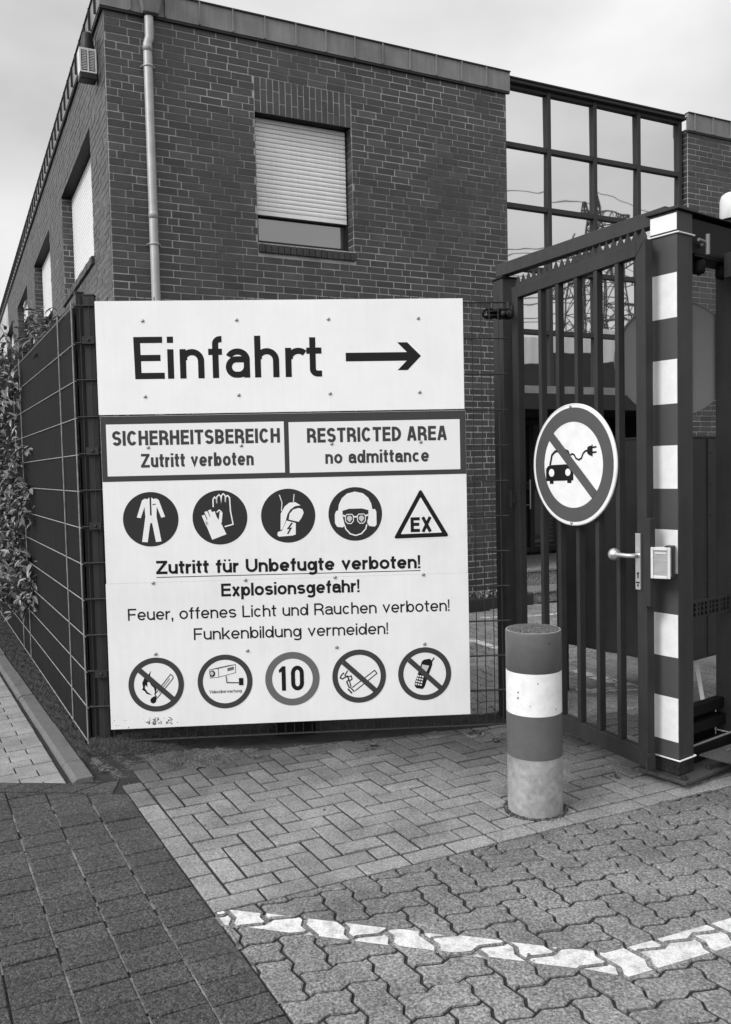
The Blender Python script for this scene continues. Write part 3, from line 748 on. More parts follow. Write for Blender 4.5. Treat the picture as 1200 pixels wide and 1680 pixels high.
# a plain grotesque lettering drawn from strokes (cap height 1)
XHT = 0.735
def glyph(ch, w, k):
    h = w / 2; x = XHT; S = []; P = []
    bw = dict(E=.66, B=.72, C=.80, A=.78, D=.76, F=.62, H=.76, I=0, L=.58, R=.74, S=.72, T=.70, U=.74, X=.76, Z=.70, V=.78,
              a=.58, b=.62, c=.58, d=.62, e=.62, f=.36, g=.62, h=.58, i=0, k=.58, l=0, m=.94, n=.58, o=.64, p=.62, r=.36, s=.56, t=.36, u=.58, v=.58, w=.86, x=.56)
    bw['ü'] = .58; bw[','] = 0; bw['!'] = 0
    W = max(w, bw.get(ch, .3) * k); c = W / 2; el = lambda cx, cz, rx, rz, a0, a1, n=22: arc(cx, cz, rx, rz, a0, a1, n)
    if ch == ' ': return .38 * k, [], []
    box = lambda x0, x1, z0, z1: P.append([(x0, z0), (x1, z0), (x1, z1), (x0, z1)])
    if ch == 'E': S = [[(h, 0), (h, 1)], [(w * .9, 1 - h), (W, 1 - h)], [(w * .9, .52), (W * .94, .52)], [(w * .9, h), (W, h)]]
    elif ch == 'F': S = [[(h, 0), (h, 1)], [(w * .9, 1 - h), (W, 1 - h)], [(w * .9, .50), (W * .9, .50)]]
    elif ch == 'L': S = [[(h, 1), (h, 0)], [(w * .9, h), (W, h)]]
    elif ch == 'H': S = [[(h, 0), (h, 1)], [(W - h, 0), (W - h, 1)], [(w * .9, .52), (W - w * .9, .52)]]
    elif ch in 'Il': S = [[(h, 0), (h, 1)]]
    elif ch == 'T': S = [[(0, 1 - h), (W, 1 - h)], [(c, 1 - w * .9), (c, 0)]]
    elif ch == 'A': S = [[(h * .9, 0), (c - h * .3, 1)], [(W - h * .9, 0), (c + h * .3, 1)], [(W * .22, .30), (W * .78, .30)]]
    elif ch == 'V': S = [[(h * .9, 1), (c, h * 1.5), (W - h * .9, 1)]]
    elif ch == 'X': S = [[(h, 0), (W - h, 1)], [(h, 1), (W - h, 0)]]
    elif ch == 'Z': S = [[(.02, 1 - h), (W, 1 - h)], [(0, h), (W, h)], [(w * .65, w * .8), (W - w * .65, 1 - w * .8)]]
    elif ch == 'U': S = [[(h, 1)] + el(c, c * .98, c - h, c * .98 - h, 180, 360) + [(W - h, 1)]] if c < .45 else []
    elif ch == 'C': S = [el(c, .5, c - h, .5 - h, 38, 322, 30)]
    elif ch == 'D': r = .5 - h; rx = W * .55; S = [[(h, 0), (h, 1)], [(w * .9, 1 - h), (W - h - rx, 1 - h)] + el(W - h - rx, .5, rx, r, 90, -90) + [(w * .9, h)]]
    elif ch in 'BRP':
        r = (1 - w) / 4 + (.01 if ch == 'B' else .02); zc = 1 - h - r; zm = 1 - h - 2 * r; rx = W * .36
        S = [[(h, 0), (h, 1)], [(w * .9, 1 - h), (W * .96 - h - rx, 1 - h)] + el(W * .96 - h - rx, zc, rx, r, 90, -90) + [(w * .9, zm)]]
        if ch == 'B': r2 = (zm - h) / 2; S.append([(w * .9, zm - .0), (W - h - rx, zm)] + el(W - h - rx, h + r2, rx, r2, 90, -90) + [(w * .9, h)])
        if ch == 'R': S.append([(W * .60, zm - .02), (W * .80, zm - .10), (W * .86 , zm - .22), (W - h * 1.0, 0)])
    elif ch in 'Ss':
        t = 1 if ch == 'S' else x; rz = (t - w) / 4; S = [el(c, t - h - rz, c - h, rz, 22, 250, 20) + el(c, h + rz, c - h, rz, 70, -158, 20)]
    elif ch == 'o': S = [el(c, x / 2, c - h, x / 2 - h, 0, 360, 36)]
    elif ch == 'c': S = [el(c, x / 2, c - h, x / 2 - h, 42, 318, 26)]
    elif ch == 'e': S = [el(c, x / 2, c - h, x / 2 - h, 2, 322, 30), [(w * .8, x / 2 - .01), (W - h * .4, x / 2 - .01)]]
    elif ch in 'bp': S = [[(h, 0 if ch == 'b' else -.27), (h, 1 if ch == 'b' else x)], el(W - (W - h * .9) / 2, x / 2, (W - h * .9) / 2 - h, x / 2 - h, 0, 360, 34)]
    elif ch in 'dg':
        S = [el((W - h * .9) / 2, x / 2 + (.01 if ch == 'g' else 0), (W - h * .9) / 2 - h, x / 2 - h - (.01 if ch == 'g' else 0), 0, 360, 34)]
        if ch == 'd': S.append([(W - h, 0), (W - h, 1)])
        else: S.append([(W - h, x), (W - h, -.06)] + el(c, -.06, c - h, .21 - h * .6, 0, -150, 16))
    elif ch == 'a':
        S = [[(w * .62, x - .20)] + el(c, x - h - .17, c - h, .17, 165, 0, 16) + [(W - h, .10), (W + h * .25, h * .55)], [(W - h * 1.4, x * .585), (W * .48, x * .56)] + el(W * .42, (x * .56 + h) / 2, W * .42 - h, (x * .56 - h) / 2, 90, 270, 16) + el(W * .48, h + .16, W * .52 - h, .16, 270, 350, 8)]
    elif ch in 'nhmuü':
        if ch in 'nh':
            r = min(c - h, .26); S = [[(h, 0), (h, 1 if ch == 'h' else x)], [(h * 1.3, x - .24)] + el(c, x - h - r, c - h, r, 160, 0, 16) + [(W - h, 0)]]
        elif ch == 'm':
            q = (W - w) / 2; r = min(q / 2, .22); S = [[(h, 0), (h, x)]]
            for j in (0, 1): S.append([(h * 1.3 + q * j, x - .22)] + el(h + q * (j + .5), x - h - r, q / 2, r, 160, 0, 14) + [(h + q * (j + 1), 0)])
        else:
            r = min(c - h, .26); S = [[(W - h, 0), (W - h, x)], [(h, x)] + el(c, h + r, c - h, r, 180, 340, 16) + [(W - h * 1.3, .24)]]
            if ch == 'ü': box(c - .14 * max(k, .6) - h * .75, c - .14 * max(k, .6) + h * .75, .86, 1.0); box(c + .14 * max(k, .6) - h * .75, c + .14 * max(k, .6) + h * .75, .86, 1.0)
    elif ch == 'i': S = [[(h, 0), (h, x)]]; box(0, w, 1 - .15, 1)
    elif ch == 'k': S = [[(h, 0), (h, 1)], [(w * .9, x * .36), (W - h * .8, x)], [(w + (W - w) * .30, x * .52), (W - h * .8, 0)]]
    elif ch == 'r': S = [[(h, 0), (h, x)], [(h * 1.3, x - .26)] + el(W, x - h - .24, W - h, .24, 165, 92, 10)]
    elif ch == 'f': m = W * .48; S = [[(m, 0), (m, 1 - .16)] + el(m + .15, 1 - .16, .15, .16 - h, 180, 95, 10)[1:], [(0, x - h * .85), (W, x - h * .85)]]
    elif ch == 't': m = W * .45; S = [[(m, .95), (m, .15)] + el(m + .14, .15, .14, .15 - h, 180, 275, 10)[1:], [(0, x - h * .85), (W, x - h * .85)]]
    elif ch == 'v': S = [[(h * .8, x), (c, h * 1.5), (W - h * .8, x)]]
    elif ch == 'w': S = [[(h * .7, x), (W * .27, h * 1.5), (c, x - h * 1.2), (W * .73, h * 1.5), (W - h * .7, x)]]
    elif ch == 'x': S = [[(h, 0), (W - h, x)], [(h, x), (W - h, 0)]]
    elif ch == ',': P.append([(0, 0), (w, 0), (w, .0), (w * .45, -.20), (w * .05, -.20), (w * .4, 0)]) if False else P.append([(0, 0), (w * .35, -.2), (w * .8, -.2), (w, 0)]); box(0, w, .001, .15)
    elif ch == '!': box(0, w, 0, .15); P.append([(w * .18, .25), (w * .82, .25), (w, 1), (0, 1)])
    return W, S, P
def layout(s, w, k, gap):
    x = 0; out = []
    for ch in s:
        W, S, P = glyph(ch, w, k)
        if ch == ' ': x += W; continue
        out.append((x, S, P)); x += W + gap
    return x - gap, out
def put_text(pr, m, layer, s, x0, x1, zb, cap, w=.125, gap=.16, slope=0.0):
    lo, hi = .2, 3.0; tgt = (x1 - x0) / cap
    for _ in range(40):
        k = (lo + hi) / 2; L, o = layout(s, w, k, gap * (.55 + .45 * k))
        if L > tgt: hi = k
        else: lo = k
    e = 0
    for gx, S, P in o:
        for p in S:
            vs, fs = stroke(p, w); e += 1
            pr.add(([(x0 + (gx + v[0]) * cap, zb + v[1] * cap + slope * (gx + v[0]) * cap) for v in vs], fs), m, layer + .02 * (e % 9))
        for p in P:
            e += 1; pr.add(([(x0 + (gx + v[0]) * cap, zb + v[1] * cap + slope * (gx + v[0]) * cap) for v in p], [tuple(range(len(p)))]), m, layer + .02 * (e % 9))
def bolts(parent, pts, y, r=.0095):
    me = None
    for x, z in pts:
        if me is None:
            mb = MB(); mb.sphere((0, 0, 0), r, 14, 8, 0, 1.0)
            mb.v = [(a, c * .55 if True else 0, b) for a, b, c in mb.v]
            o = mb.build('bolt', 'bolt', parent); me = o
        else:
            o = me.copy(); col.objects.link(o); o.parent = parent
        o.location = (x, y, z)

# ------------------------------------------------------------------ entrance sign
def F3(u, v, z=0.0): return Vector((C0.x + u * cos(A_F) - v * sin(A_F), C0.y + u * sin(A_F) + v * cos(A_F), z))
es = thing('entrance_sign', 'white board reading Einfahrt with a black arrow, topmost on the mesh fence', 'sign', F3(0, -.040), A_F)
s = MB(); s.box(.120, 2.123, 0, .004, 1.872, 2.482); s.build('board', 'board', es, bevel=.0008)
B, XH, CP, w = 2.062, 2.221, 2.289, .0335; q = w / 2
pr = Print(0)
add = lambda sh: pr.add(sh, 'print_black', 1)
add(poly([(.322, B), (.318, CP), (.472, CP), (.472, CP - w), (.354, CP - w), (.3545, 2.192), (.460, 2.192), (.460, 2.192 - w), (.3555, 2.192 - w), (.356, B + w), (.480, B + w), (.480, B)]))
add(poly([(.497, B), (.497, XH), (.497 + w, XH), (.497 + w, B)])); add(poly([(.497, CP - .034), (.497, CP), (.497 + w, CP), (.497 + w, CP - .034)]))
def narch(x0, x1, zt):
    add(poly([(x0, B), (x0, zt), (x0 + w, zt), (x0 + w, B)]))
    r = (x1 - x0 - w) / 2
    pr.add(stroke([(x0 + w * .75, XH - .062)] + arc(x0 + q + r, XH - q - r, r, r, 155, 0, 16) + [(x1 - q, B)], w), 'print_black', 1.3)
narch(.563, .694, XH); narch(.967, 1.100, CP)
add(stroke([(.7555, B), (.7555, CP - q - .026)] + arc(.7815, CP - q - .026, .026, .026, 180, 90, 8)[1:] + [(.791, CP - q)], w)); pr.add(poly([(.717, XH - w), (.717, XH), (.791, XH), (.791, XH - w)]), 'print_black', 1.3)
add(stroke(arc(.874, XH - q - .044, .050, .044, 158, 0, 16)[:-1] + [(.924, XH - q - .044), (.924, B)], w)); pr.add(stroke([(.915, B + .100), (.868, B + .100)] + arc(.866, B + .0585, .0395, .0415, 90, 270, 14) + [(.880, B + q)] + arc(.880, B + .062, .044, .062 - q, 270, 350, 8)[1:], w), 'print_black', 1.3)
add(poly([(1.134, B), (1.134, XH), (1.134 + w, XH), (1.134 + w, B)])); pr.add(stroke([(1.134 + w * .75, XH - .062)] + arc(1.206, XH - q - .052, .052, .052, 155, 48, 10), w), 'print_black', 1.3)
add(stroke([(1.284, CP - .012), (1.284, B + q + .026)] + arc(1.310, B + q + .026, .026, .026, 180, 270, 8)[1:] + [(1.334, B + q)], w)); pr.add(poly([(1.250, XH - w), (1.250, XH), (1.333, XH), (1.333, XH - w)]), 'print_black', 1.3)
add(poly([(1.466, 2.143), (1.466, 2.190), (1.806, 2.190), (1.752, 2.244), (1.808, 2.244), (1.884, 2.168), (1.808, 2.091), (1.752, 2.091), (1.804, 2.143)]))
pr.build('lettering', es)
bolts(es, [(x, z) for z in (2.375, 1.968) for x in (.371, .875, 1.375, 1.872)], -.002)

# ------------------------------------------------------------------ safety sign board
ss = thing('safety_sign', 'large white safety board of pictograms under a dark framed restricted area header', 'sign', F3(0, -.040), A_F)
s = MB(); s.box(.126, 2.128, 0, .004, .9516, 1.864); s.build('upper_board', 'board2', ss, bevel=.0008)
s = MB(); s.box(.122, 2.129, 0, .004, .143, .9510); s.build('lower_board', 'board2', ss, bevel=.0008)
pr = Print(0); 
pr.add(poly([(.127, 1.5095), (2.127, 1.5095), (2.127, 1.863), (.127, 1.863)]), 'print_hdr', 1)
pr.add(poly([(.156, 1.539), (1.116, 1.539), (1.116, 1.820), (.156, 1.820)]), 'print_white', 2); pr.add(poly([(1.142, 1.536), (2.094, 1.536), (2.094, 1.815), (1.142, 1.815)]), 'print_white', 2)
hd = pr.build('header_panel', ss)
pr = Print(0)
put_text(pr, 'print_hdr', 3, 'SICHERHEITSBEREICH', .187, 1.093, 1.704, .080, .200, .10)
pr.build('lettering', hd); pr = Print(0); put_text(pr, 'print_hdr', 3, 'Zutritt verboten', .336, .946, 1.583, .075, .19, .09)
pr.build('lettering', hd); pr = Print(0); put_text(pr, 'print_hdr', 3, 'RESTRICTED AREA', 1.242, 2.020, 1.700, .080, .200, .10)
pr.build('lettering', hd); pr = Print(0); put_text(pr, 'print_hdr', 3, 'no admittance', 1.340, 1.918, 1.582, .073, .19, .09)
pr.build('lettering', hd)
pr = Print(0)
put_text(pr, 'print_black', 1, 'Zutritt für Unbefugte verboten!', .397, 1.858, .997, .074, .20, .07, -.008); pr.add(poly([(.397, .9775), (1.858, .9705), (1.858, .9745), (.397, .9815)]), 'print_black', 1)
pr.build('lettering', ss)
pr = Print(0)
put_text(pr, 'print_black', 1, 'Explosionsgefahr!', .747, 1.513, .862, .072, .19, .07)
pr.build('lettering', ss); pr = Print(0); put_text(pr, 'print_black', 1, 'Feuer, offenes Licht und Rauchen verboten!', .236, 2.019, .745, .066, .135, .09, -.004); pr.build('lettering', ss); pr = Print(0); put_text(pr, 'print_black', 1, 'Funkenbildung vermeiden!', .590, 1.668, .625, .066, .135, .09, -.005)
pr.build('lettering', ss)
for k in range(0, 1):
    pr = Print(0); rr = random.Random(4)
    for i in range(34):
        x = rr.uniform(.325, .465); z = .172 + rr.uniform(-.014, .016) - (x - .325) * .02; a = rr.uniform(.6, 2.2); l = rr.uniform(.006, .022)
        pr.add(stroke([(x, z), (x + l * cos(a) * .6, z + l * sin(a) * .6), (x + l * cos(a + .6), z + l * sin(a + .6))], .0028), 'print_dark', 1)
    for i in range(16):
        x = rr.choice((rr.uniform(.13, .22), rr.uniform(.12, .5))); z = rr.uniform(.15, .20); pr.add(disc((x, z), rr.uniform(.001, .003), 6), 'print_dark', 1)
    pr.build('scribble', ss)
bolts(ss, [(x, z) for z in (1.692, .950, .556) for x in (.378, .881, 1.377, 1.873)], -.003)
CZ1, CZ2 = 1.300, .387
CX = [.378, .753, 1.127, 1.499, 1.870]
def pict(name_m, c, layers):
    pr = Print(0)
    for sh, m, l in layers: pr.add(sh, m, l)
    return pr
def base_disc(c): 
    p = Print(0); p.add(disc(c, .1495), 'print_blue', 1); return p.build('pictogram', ss)
def symbol(c, items, parent, scale=.1495):
    p = Print(0)
    for kind, pts, m, l, *a in items:
        t = tf(pts, c, scale)
        p.add(poly(t) if kind == 'p' else stroke(t, a[0] * scale, len(a) > 1 and a[1]), m, l)
    return p.build('symbol', parent)
# coverall
c = (CX[0], CZ1); b = base_disc(c)
Lc = [(-.03, .80), (-.10, .74), (-.20, .76), (-.29, .70), (-.50, .08), (-.36, .05), (-.21, .46), (-.19, .10), (-.34, -.82), (-.14, -.84), (-.02, -.12), (-.02, .74)]
symbol(c, [('p', Lc, 'print_white', 2), ('p', [(.02 - (x + .0), y) if False else (-x + .02, y) for x, y in Lc][::-1], 'print_white', 2), ('p', [(-.022, -.14), (.042, -.14), (.045, .14), (-.025, .14)], 'print_white', 3), ('p', [(.08, .52), (.2, .54), (.2, .57), (.08, .55)], 'print_blue', 3)], b)
# gloves
c = (CX[1], CZ1); b = base_disc(c); k = lambda x, y: ((x - 738) / 149, (1233 - y) / 149)
symbol(c, [('p', [k(*p) for p in ((655, 1255), (690, 1222), (722, 1232), (742, 1262), (770, 1326), (692, 1354))], 'print_white', 2)] +
       [('s', [k(*a), k(*b_)], 'print_white', 2 + .2 * i, .11) for i, (a, b_) in enumerate((((668, 1272), (647, 1218)), ((684, 1255), (662, 1198)), ((702, 1250), (682, 1190)), ((717, 1250), (703, 1200)), ((738, 1262), (745, 1205))))] +
       [('s', [k(*p) for p in ((703, 1175), (703, 1132), (712, 1120), (722, 1130), (723, 1155), (725, 1118), (736, 1108), (746, 1118), (747, 1150), (750, 1112), (760, 1103), (770, 1114), (770, 1150), (773, 1120), (783, 1113), (793, 1125), (796, 1200), (808, 1272), (762, 1284))], 'print_white', 2.1, .045),
        ('s', [k(*p) for p in ((722, 1205), (734, 1192), (746, 1202), (740, 1250))], 'print_white', 2.15, .045)], b)
# boot
c = (CX[2], CZ1); b = base_disc(c); k = lambda x, y: ((x - 1110) / 147, (1223 - y) / 147)
symbol(c, [('p', [k(*p) for p in ((1070, 1210), (1092, 1172), (1118, 1152), (1150, 1150), (1178, 1168), (1148, 1172), (1122, 1190), (1106, 1215), (1094, 1256), (1076, 1296), (1066, 1300))], 'print_white', 2),
           ('p', [k(*p) for p in ((1112, 1244), (1118, 1212), (1138, 1190), (1168, 1182), (1188, 1190), (1194, 1210), (1182, 1236), (1166, 1258))], 'print_white', 2),
           ('p', [k(*p) for p in ((1100, 1249), (1150, 1264), (1148, 1326), (1130, 1332), (1056, 1336), (1048, 1326), (1052, 1310), (1074, 1304))], 'print_white', 2),
           ('s', [k(*p) for p in ((1130, 1262), (1108, 1292), (1122, 1292), (1104, 1322))], 'print_blue', 3, .055),
           ('s', [k(*p) for p in ((1065, 1108), (1078, 1150), (1074, 1196))], 'print_white', 2.3, .03), ('s', [k(*p) for p in ((1145, 1106), (1140, 1148))], 'print_white', 2.3, .03)], b)
# helmet, ear muffs, goggles
c = (CX[3], CZ1); b = base_disc(c); k = lambda x, y: ((x - 409) / 145, (1215 - y) / 145)
dome = [k(*p) for p in ((316, 1195), (322, 1160), (338, 1128), (366, 1104), (409, 1094), (452, 1104), (480, 1128), (496, 1160), (502, 1195))]
muff = lambda x: [k(*p) for p in ((x - 18, 1196), (x + 18, 1190), (x + 26, 1205), (x + 26, 1275), (x + 16, 1286), (x - 14, 1282), (x - 26, 1262), (x - 26, 1215))]
rrect = lambda x0, x1, y0, y1: [k(*p) for p in ((x0 + 8, y0), (x1 - 8, y0), (x1, y0 + 8), (x1, y1 - 14), (x1 - 12, y1), (x0 + 12, y1), (x0, y1 - 14), (x0, y0 + 8))]
symbol(c, [('p', dome, 'print_white', 2), ('p', muff(324), 'print_white', 2.2), ('p', muff(497), 'print_white', 2.2),
           ('p', [k(*p) for p in ((340, 1196), (375, 1186), (445, 1186), (480, 1196), (480, 1216), (340, 1216))], 'print_blue', 3),
           ('s', [k(*p) for p in ((349, 1272), (356, 1296), (380, 1322), (409, 1331), (440, 1322), (464, 1296), (470, 1272))], 'print_white', 2.6, .045),
           ('p', [k(*p) for p in ((340, 1217), (480, 1217), (478, 1236), (470, 1268), (350, 1268), (342, 1236))], 'print_blue', 2.8),
           ('s', rrect(355, 398, 1216, 1266), 'print_white', 3.4, .03, True), ('p', rrect(363, 390, 1224, 1258), 'print_pale', 3.3), ('s', rrect(420, 463, 1216, 1266), 'print_white', 3.4, .03, True), ('p', rrect(428, 455, 1224, 1258), 'print_pale', 3.3),
           ('s', [k(398, 1230), k(420, 1230)], 'print_white', 3.6, .05), ('s', [k(341, 1222), k(355, 1226)], 'print_white', 3.6, .06), ('s', [k(463, 1226), k(479, 1222)], 'print_white', 3.6, .06)], b)
# EX triangle
pr = Print(0); ap, bl, br = (1.8665, 1.432), (1.710, 1.156), (2.024, 1.160)
cen = ((ap[0] + bl[0] + br[0]) / 3, (ap[1] + bl[1] + br[1]) / 3)
def rtri(s, r):
    out = []; V_ = [ap, br, bl]
    for i in range(3):
        a, b_, d = Vector(V_[i - 1]), Vector(V_[i]), Vector(V_[(i + 1) % 3]); ce = Vector(cen)
        a, b_, d = [ce + (x - ce) * s for x in (a, b_, d)]
        for t in range(6):
            p = b_ + (a - b_).normalized() * r * (1 - t / 5) ** 1.5 + (d - b_).normalized() * r * (t / 5) ** 1.5; out.append(tuple(p))
    return out
pr.add(poly(rtri(1.075, .018)), 'print_white', 1); pr.add(poly(rtri(1.0, .014)), 'print_black', 2); pr.add(poly(rtri(.74, .004)), 'print_white', 3); tb = pr.build('pictogram', ss)
pr = Print(0); put_text(pr, 'print_black', 4, 'EX', 1.807, 1.927, 1.190, .083, .215, .10); pr.build('lettering', tb)
# prohibition row
def ring_base(c, m='print_hdr', r0=.121):
    p = Print(0); p.add(ring(c, .151, r0), m, 2); p.add(disc(c, r0 + .001), 'print_white', 1); return p.build('pictogram', ss)
def slash(c, parent, l=4):
    p = Print(0); d = .118
    p.add(stroke([(c[0] - d * .74, c[1] + d * .70), (c[0] + d * .74, c[1] - d * .70)], .029), 'print_hdr', l); p.build('slash', parent)
c = (CX[0] - .002, CZ2 - .002); b = ring_base(c); k = lambda x, y: ((x - 315) / 165, (886 - y) / 165)
symbol(c, [('p', [k(*p) for p in ((288, 800), (268, 826), (272, 848), (262, 830), (246, 842), (232, 872), (236, 900), (230, 915), (244, 922), (256, 940), (290, 950), (262, 930), (246, 905), (250, 885), (262, 900), (262, 870), (274, 866), (285, 890), (300, 905), (306, 930), (300, 950), (310, 940), (316, 916), (308, 885), (300, 862), (284, 845), (280, 822))], 'print_black', 2),
           ('s', [k(*p) for p in ((314, 962), (305, 945), (402, 826), (416, 838), (416, 852), (318, 968))], 'print_black', 2.5, .028), ('s', [k(330, 935), k(396, 852)], 'print_black', 2.6, .02),
           ('p', [k(*p) for p in ((306, 955), (316, 968), (308, 992), (294, 1001), (280, 994), (276, 978), (286, 964))], 'print_black', 3)], b, .151); slash(c, b)
c = (CX[1], CZ2); b = ring_base(c, 'print_hdr', .122); k = lambda x, y: ((x - 726) / 162, (866 - y) / 162)
sy = symbol(c, [('s', [k(*p) for p in ((636, 792), (688, 786), (690, 838), (640, 842))], 'print_black', 2, .018, True), ('s', [k(*p) for p in ((688, 786), (790, 766), (790, 815), (690, 838))], 'print_black', 2.1, .018, True), ('s', [k(636, 792), k(740, 772), k(790, 766)], 'print_black', 2.2, .018),
           ('p', [k(x, y) for x, y in arc(652, 816, 17, 20, 0, 360, 18)[:-1]], 'print_black', 2.4), ('p', [k(x, y) for x, y in arc(650, 814, 10, 12, 0, 360, 14)[:-1]], 'print_pale', 2.8),
           ('p', [k(*p) for p in ((742, 786), (780, 778), (780, 796), (742, 805))], 'print_mid', 2.4),
           ('s', [k(*p) for p in ((734, 832), (738, 872), (812, 876))], 'print_black', 2.5, .05), ('s', [k(*p) for p in ((737, 832), (741, 868), (812, 872))], 'print_white', 2.8, .02),
           ('p', [k(*p) for p in ((808, 848), (834, 848), (834, 892), (808, 892))], 'print_black', 3)], b, .151)
pr = Print(0); put_text(pr, 'print_black', 2, 'Videoüberwachung', c[0] - .088, c[0] + .090, c[1] - .064, .018, .13, .10); pr.build('lettering', b)
c = (CX[2] - .001, CZ2 + .001); b = ring_base(c, 'print_mid', .113); 
pr = Print(0); x, z = c; w = .023
pr.add(poly([(x - .037, z - .066), (x - .037, z + .072), (x - .056, z + .072), (x - .076, z + .050), (x - .072, z + .034), (x - .060, z + .042), (x - .060, z - .066)]), 'print_black', 2)
pr.add(stroke(arc(x + .028, z + .030, .0245, .031, 0, 180, 10) + arc(x + .028, z - .026, .0245, .030, 180, 360, 10), w, True), 'print_black', 2.2); pr.build('lettering', b)
c = (CX[3] + .001, CZ2); b = ring_base(c); k = lambda x, y: ((x - 409) / 137, (725 - y) / 137)
symbol(c, [('s', [k(*p) for p in ((372, 782), (488, 698), (500, 714), (386, 800))], 'print_black', 2, .035), ('s', [k(350, 788), k(370, 812)], 'print_black', 2.2, .055), ('s', [k(362, 780), k(382, 804)], 'print_black', 2.2, .045),
           ('s', [k(*p) for p in ((358, 784), (344, 752), (356, 740), (348, 722), (322, 736), (312, 730), (318, 716), (332, 704))], 'print_black', 2.4, .045), ('s', [k(*p) for p in ((366, 778), (358, 748), (372, 738), (368, 722), (346, 726), (336, 718), (350, 694))], 'print_black', 2.6, .04)], b, .151); slash(c, b)
c = (CX[4] + .001, CZ2 - .001); b = ring_base(c); k = lambda x, y: ((x - 750) / 137, (713 - y) / 137)
keys = []
for i in range(3):
    for j in range(4):
        x0 = 716 + i * 12 - j * 3.5; y0 = 722 + j * 14 + i * 3; keys.append(('p', [k(*p) for p in ((x0 - 4, y0 - 5), (x0 + 4, y0 - 3), (x0 + 3, y0 + 5), (x0 - 5, y0 + 3))], 'print_white', 3))
symbol(c, [('p', [k(*p) for p in ((736, 650), (746, 640), (776, 636), (790, 648), (790, 668), (772, 715), (748, 780), (738, 792), (706, 786), (696, 772), (700, 752), (722, 690))], 'print_black', 2), ('s', [k(784, 656), k(800, 632)], 'print_black', 2.3, .05),
           ('p', [k(*p) for p in ((738, 664), (774, 672), (758, 706), (728, 700))], 'print_pale', 3)] + keys, b, .151); slash(c, b)

# ------------------------------------------------------------------ mesh fence in front
def wire(mb, a, b, r, mi=0): mb.tube([a, b], r, 6, True, mi)
ff = thing('mesh_fence', 'dark double wire mesh fence panel carrying the white signs', 'fence', C0, A_F)
FL, FH = 2.375, 2.505
s = MB()
for k in range(int((FL - .03) / .05) + 1):
    u = .030 + .05 * k; wire(s, (u, 0, .062), (u, 0, FH + .005), .0027)
for k in range(13):
    z = .066 + .2 * k
    for y in (-.0065, .0065): wire(s, (.0, y, z), (FL, y, z), .0036)
s.build('mesh_panel', 'wire', ff)
for u in (.075,):
    s = MB(); s.box(u - .03, u + .03, .012, .055, -.05, 2.52); s.box(u - .032, u + .032, .010, .058, 2.521, 2.532); p = s.build('post', 'dark_metal', ff, bevel=.003)
    for z in (.45, 1.27, 1.68, 2.28):
        c = MB(); c.box(u - .035, u + .030, -.016, .010, z - .02, z + .02); c.sphere((u, -.016, z), .009, 10, 6); c.build('clamp', 'dark_metal', p)
s = MB(); s.box(1.02, 1.25, .20, .42, -.03, .24); o = s.build('planter_tub', 'black', None, loc=C0, rotz=A_F, bevel=.01); tag(o, 'black box standing behind the lower edge of the safety sign', 'box')
# ------------------------------------------------------------------ screened fence running away on the left
lf = thing('screened_fence', 'mesh fence with dark privacy strips running back along the footpath', 'fence', C0, A_L)
LL_ = 10.05
s = MB(); hs = MB()
for z in [.06 + .2 * k for k in range(13)]:
    wire(hs, (-.005, .008, z), (LL_, .008, z), .0032); wire(s, (-.005, -.010, z), (LL_, -.010, z), .0036)
for k in range(int(LL_ / .05)):
    u = .03 + .05 * k
    wire(s, (u, -.004, .055), (u, -.004, 2.49), .0028)
for u in (.012, .50, 2.52, 3.0, 5.03, 5.5, 7.5): wire(hs, (u, .0125, .055), (u, .0125, 2.49), .0037)
s.build('mesh_panel', 'wire', lf); hs.build('front_wires', 'wire_light', lf)
for k in range(12):
    s = MB(); z0, z1 = .066 + .2 * k, .254 + .2 * k; n = 40
    top = []; 
    for i in range(n + 1):
        u = .02 + (LL_ - .04) * i / n; y = .0035 + .0018 * sin(u * 3.1 + k)
        top.append((u, y))
    for i in range(n):
        (a, y0), (b, y1) = top[i], top[i + 1]
        s.face([(a, y0, z0), (b, y1, z0), (b, y1, z1), (a, y0, z1)], 1, 0, True)
        s.face([(a, y0 - .002, z0), (a, y0 - .002, z1), (b, y1 - .002, z1), (b, y1 - .002, z0)], 1, 0, True)
    s.build('privacy_strip', 'strip', lf)
for u in (.06, 2.52, 5.03, 7.54, 10.0):
    s = MB(); s.box(u - .03, u + .03, -.060, -.016, -.05, 2.54); s.box(u - .032, u + .032, -.062, -.014, 2.541, 2.552); s.build('post', 'dark_metal', lf, bevel=.003)
# ------------------------------------------------------------------ laurel hedge between fence and wall
def leaf(mb, c, d, up, L, wd, tone):
    d = d.normalized(); s_ = d.cross(up)
    if s_.length < 1e-3: s_ = d.cross(Vector((1, 0, 0)))
    s_.normalize(); n = s_.cross(d).normalized()
    q = lambda a, b, h: c + d * (L * a) + s_ * (wd * b) + n * (L * h)
    vs = [q(0, 0, 0), q(.28, -.85, .06), q(.28, 0, -.02), q(.28, .85, .06), q(.68, -.75, .02), q(.68, 0, -.06), q(.68, .75, .02), q(1, 0, -.16)]
    mb.mesh(vs, [(0, 2, 1), (0, 3, 2), (1, 2, 5, 4), (2, 3, 6, 5), (4, 5, 7), (5, 6, 7)], tone, 0, True)
hd = thing('laurel_hedge', 'leafy laurel hedge growing through and over the screened fence', 'hedge', C0 + Vector((0, 0, 0)), A_L)
rnd = random.Random(5); s = MB(); st = MB()
